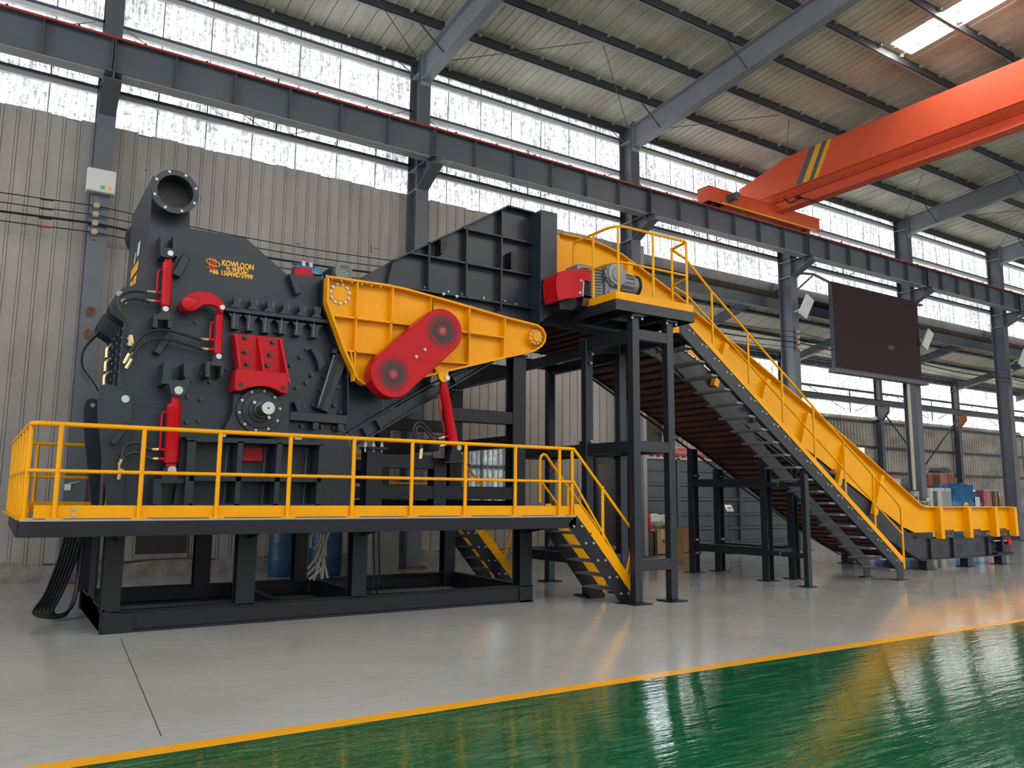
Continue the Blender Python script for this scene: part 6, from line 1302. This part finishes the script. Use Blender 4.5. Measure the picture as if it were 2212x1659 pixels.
def ins_strip(col, label):
    x = XC[col]
    t = thing('insulator_strip', label, 'insulator', (x - 0.05, 15.44, WZ[3] - 0.1), 'insulator strips on the columns')
    obj('strip', MB().box(x - 0.10, x + 0.0, 15.425, 15.449, WZ[3] - 0.12, WZ[0] + 0.2), 'column_paint', t)
    for z in WZ: inst('insulator', insm, (x - 0.05, 15.425, z), t)
    return t
ins_strip(1, 'row of four brown insulators on the wall column left of the exhaust duct')
ins_strip(4, 'row of brown insulators on the column left of the brown screen')
ins_strip(5, 'row of brown insulators on the column at the right edge of the screen')
ins_strip(6, 'row of brown insulators on the farthest clear column at the right')
WL = ['topmost thin bare conductor line strung along the columns', 'second thin bare conductor line below the topmost', 'thick black third conductor line along the columns', 'lowest thin bare conductor line along the columns']
for k, z in enumerate(WZ):
    t = thing('conductor_line', WL[k], 'cable', (10, 15.31, z), 'bare conductor lines')
    pts = []
    for i in range(0, 7):
        xa, xb = XC[i], XC[i + 1]
        for j in range(8): pts.append((xa + (xb - xa) * j / 8 - 0.05, 15.385, z - 0.10 * math.sin(math.pi * j / 8)))
    obj('wire', MB().tube(pts, 0.022 if k == 2 else 0.010, 5), 'cable_black', t)
    obj('splice', MB().cyl((XC[1] - 0.9, 15.385, z - 0.05), (XC[1] - 0.7, 15.385, z - 0.04), 0.028 if k == 2 else 0.018, 8), 'rail_red' if k == 3 else 'cable_black', t)
def flood(x, y, z, label):
    t = thing('flood_light', label, 'lamp', (x, y, z), 'floodlights on the columns')
    o = obj('housing', MB().bar((x - 0.10, y - 0.02, z - 0.28), (x + 0.12, y - 0.16, z + 0.30), 0.42, 0.06, (0.2, -1, 0.2)), 'white_box', t, bevel=0.01)
    obj('arm', MB().bar((x, y, z), (x - 0.12, y + 0.24, z - 0.12), 0.04, 0.03), 'white_box', t)
    obj('driver', MB().bar((x + 0.02, y + 0.02, z - 0.05), (x - 0.04, y + 0.05, z - 0.22), 0.2, 0.06, (0, -1, 0)), 'light_edge', t)
flood(20.189, 15.14, 7.232, 'white tilted floodlight on the column left of the brown screen')
flood(26.652, 15.14, 6.959, 'white tilted floodlight beside the right edge of the brown screen')
flood(33.258, 15.14, 6.969, 'white tilted floodlight at the right picture edge')
sw = thing('wall_switch', 'small white switch plate with a cord on the column behind the railing', 'switch', (1.076, 15.44, 1.585))
obj('plate', MB().box(1.027, 1.122, 15.42, 15.449, 1.539, 1.639), 'white_print', sw)
obj('cord', MB().tube(spline([(p[0], 15.43, p[2]) for p in [(1.077, 15.43, 1.647), (1.165, 15.43, 1.664), (1.233, 15.43, 1.68)]], 3), 0.008, 5), 'white_box', sw)

cc_ = thing('dome_camera', 'small white dome camera on the far wall right of the braced far column', 'camera', (33.185, 21.2, 4.997))
p = (33.032, 21.1, 5.024)
obj('mount', MB().box(p[0] - 0.22, p[0] + 0.16, 21.05, 21.29, p[2] - 0.02, p[2] + 0.12), 'white_box', cc_)
obj('dome', MB().lathe((p[0], 21.1, p[2] - 0.02), (0, 0, -1), [(0, 0.14), (0.07, 0.13), (0.13, 0.07), (0.15, 0.02)], 14), 'cable_black', cc_, smooth=True)

wl = thing('work_lamp', 'small bright work lamp glowing beside the last column at the right picture edge', 'lamp', (36.99, 17, 4.36))
p = (36.99, 17, 4.36)
obj('lamp_head', MB().lathe((p[0], p[1], p[2]), (-0.5, -0.8, 0), [(-0.12, 0.06), (0, 0.12), (0.02, 0.12)], 18), 'white_box', wl, smooth=True)
obj('lamp_glass', MB().lathe((p[0] - 0.012, p[1] - 0.02, p[2]), (-0.5, -0.8, 0), [(0, 0.11), (0.012, 0.10)], 18), 'lamp_glow', wl)
obj('lamp_post', MB().cyl((p[0] + 0.05, p[1] + 0.08, 0), (p[0] + 0.05, p[1] + 0.08, p[2]), 0.03, 8), 'column_paint', wl)
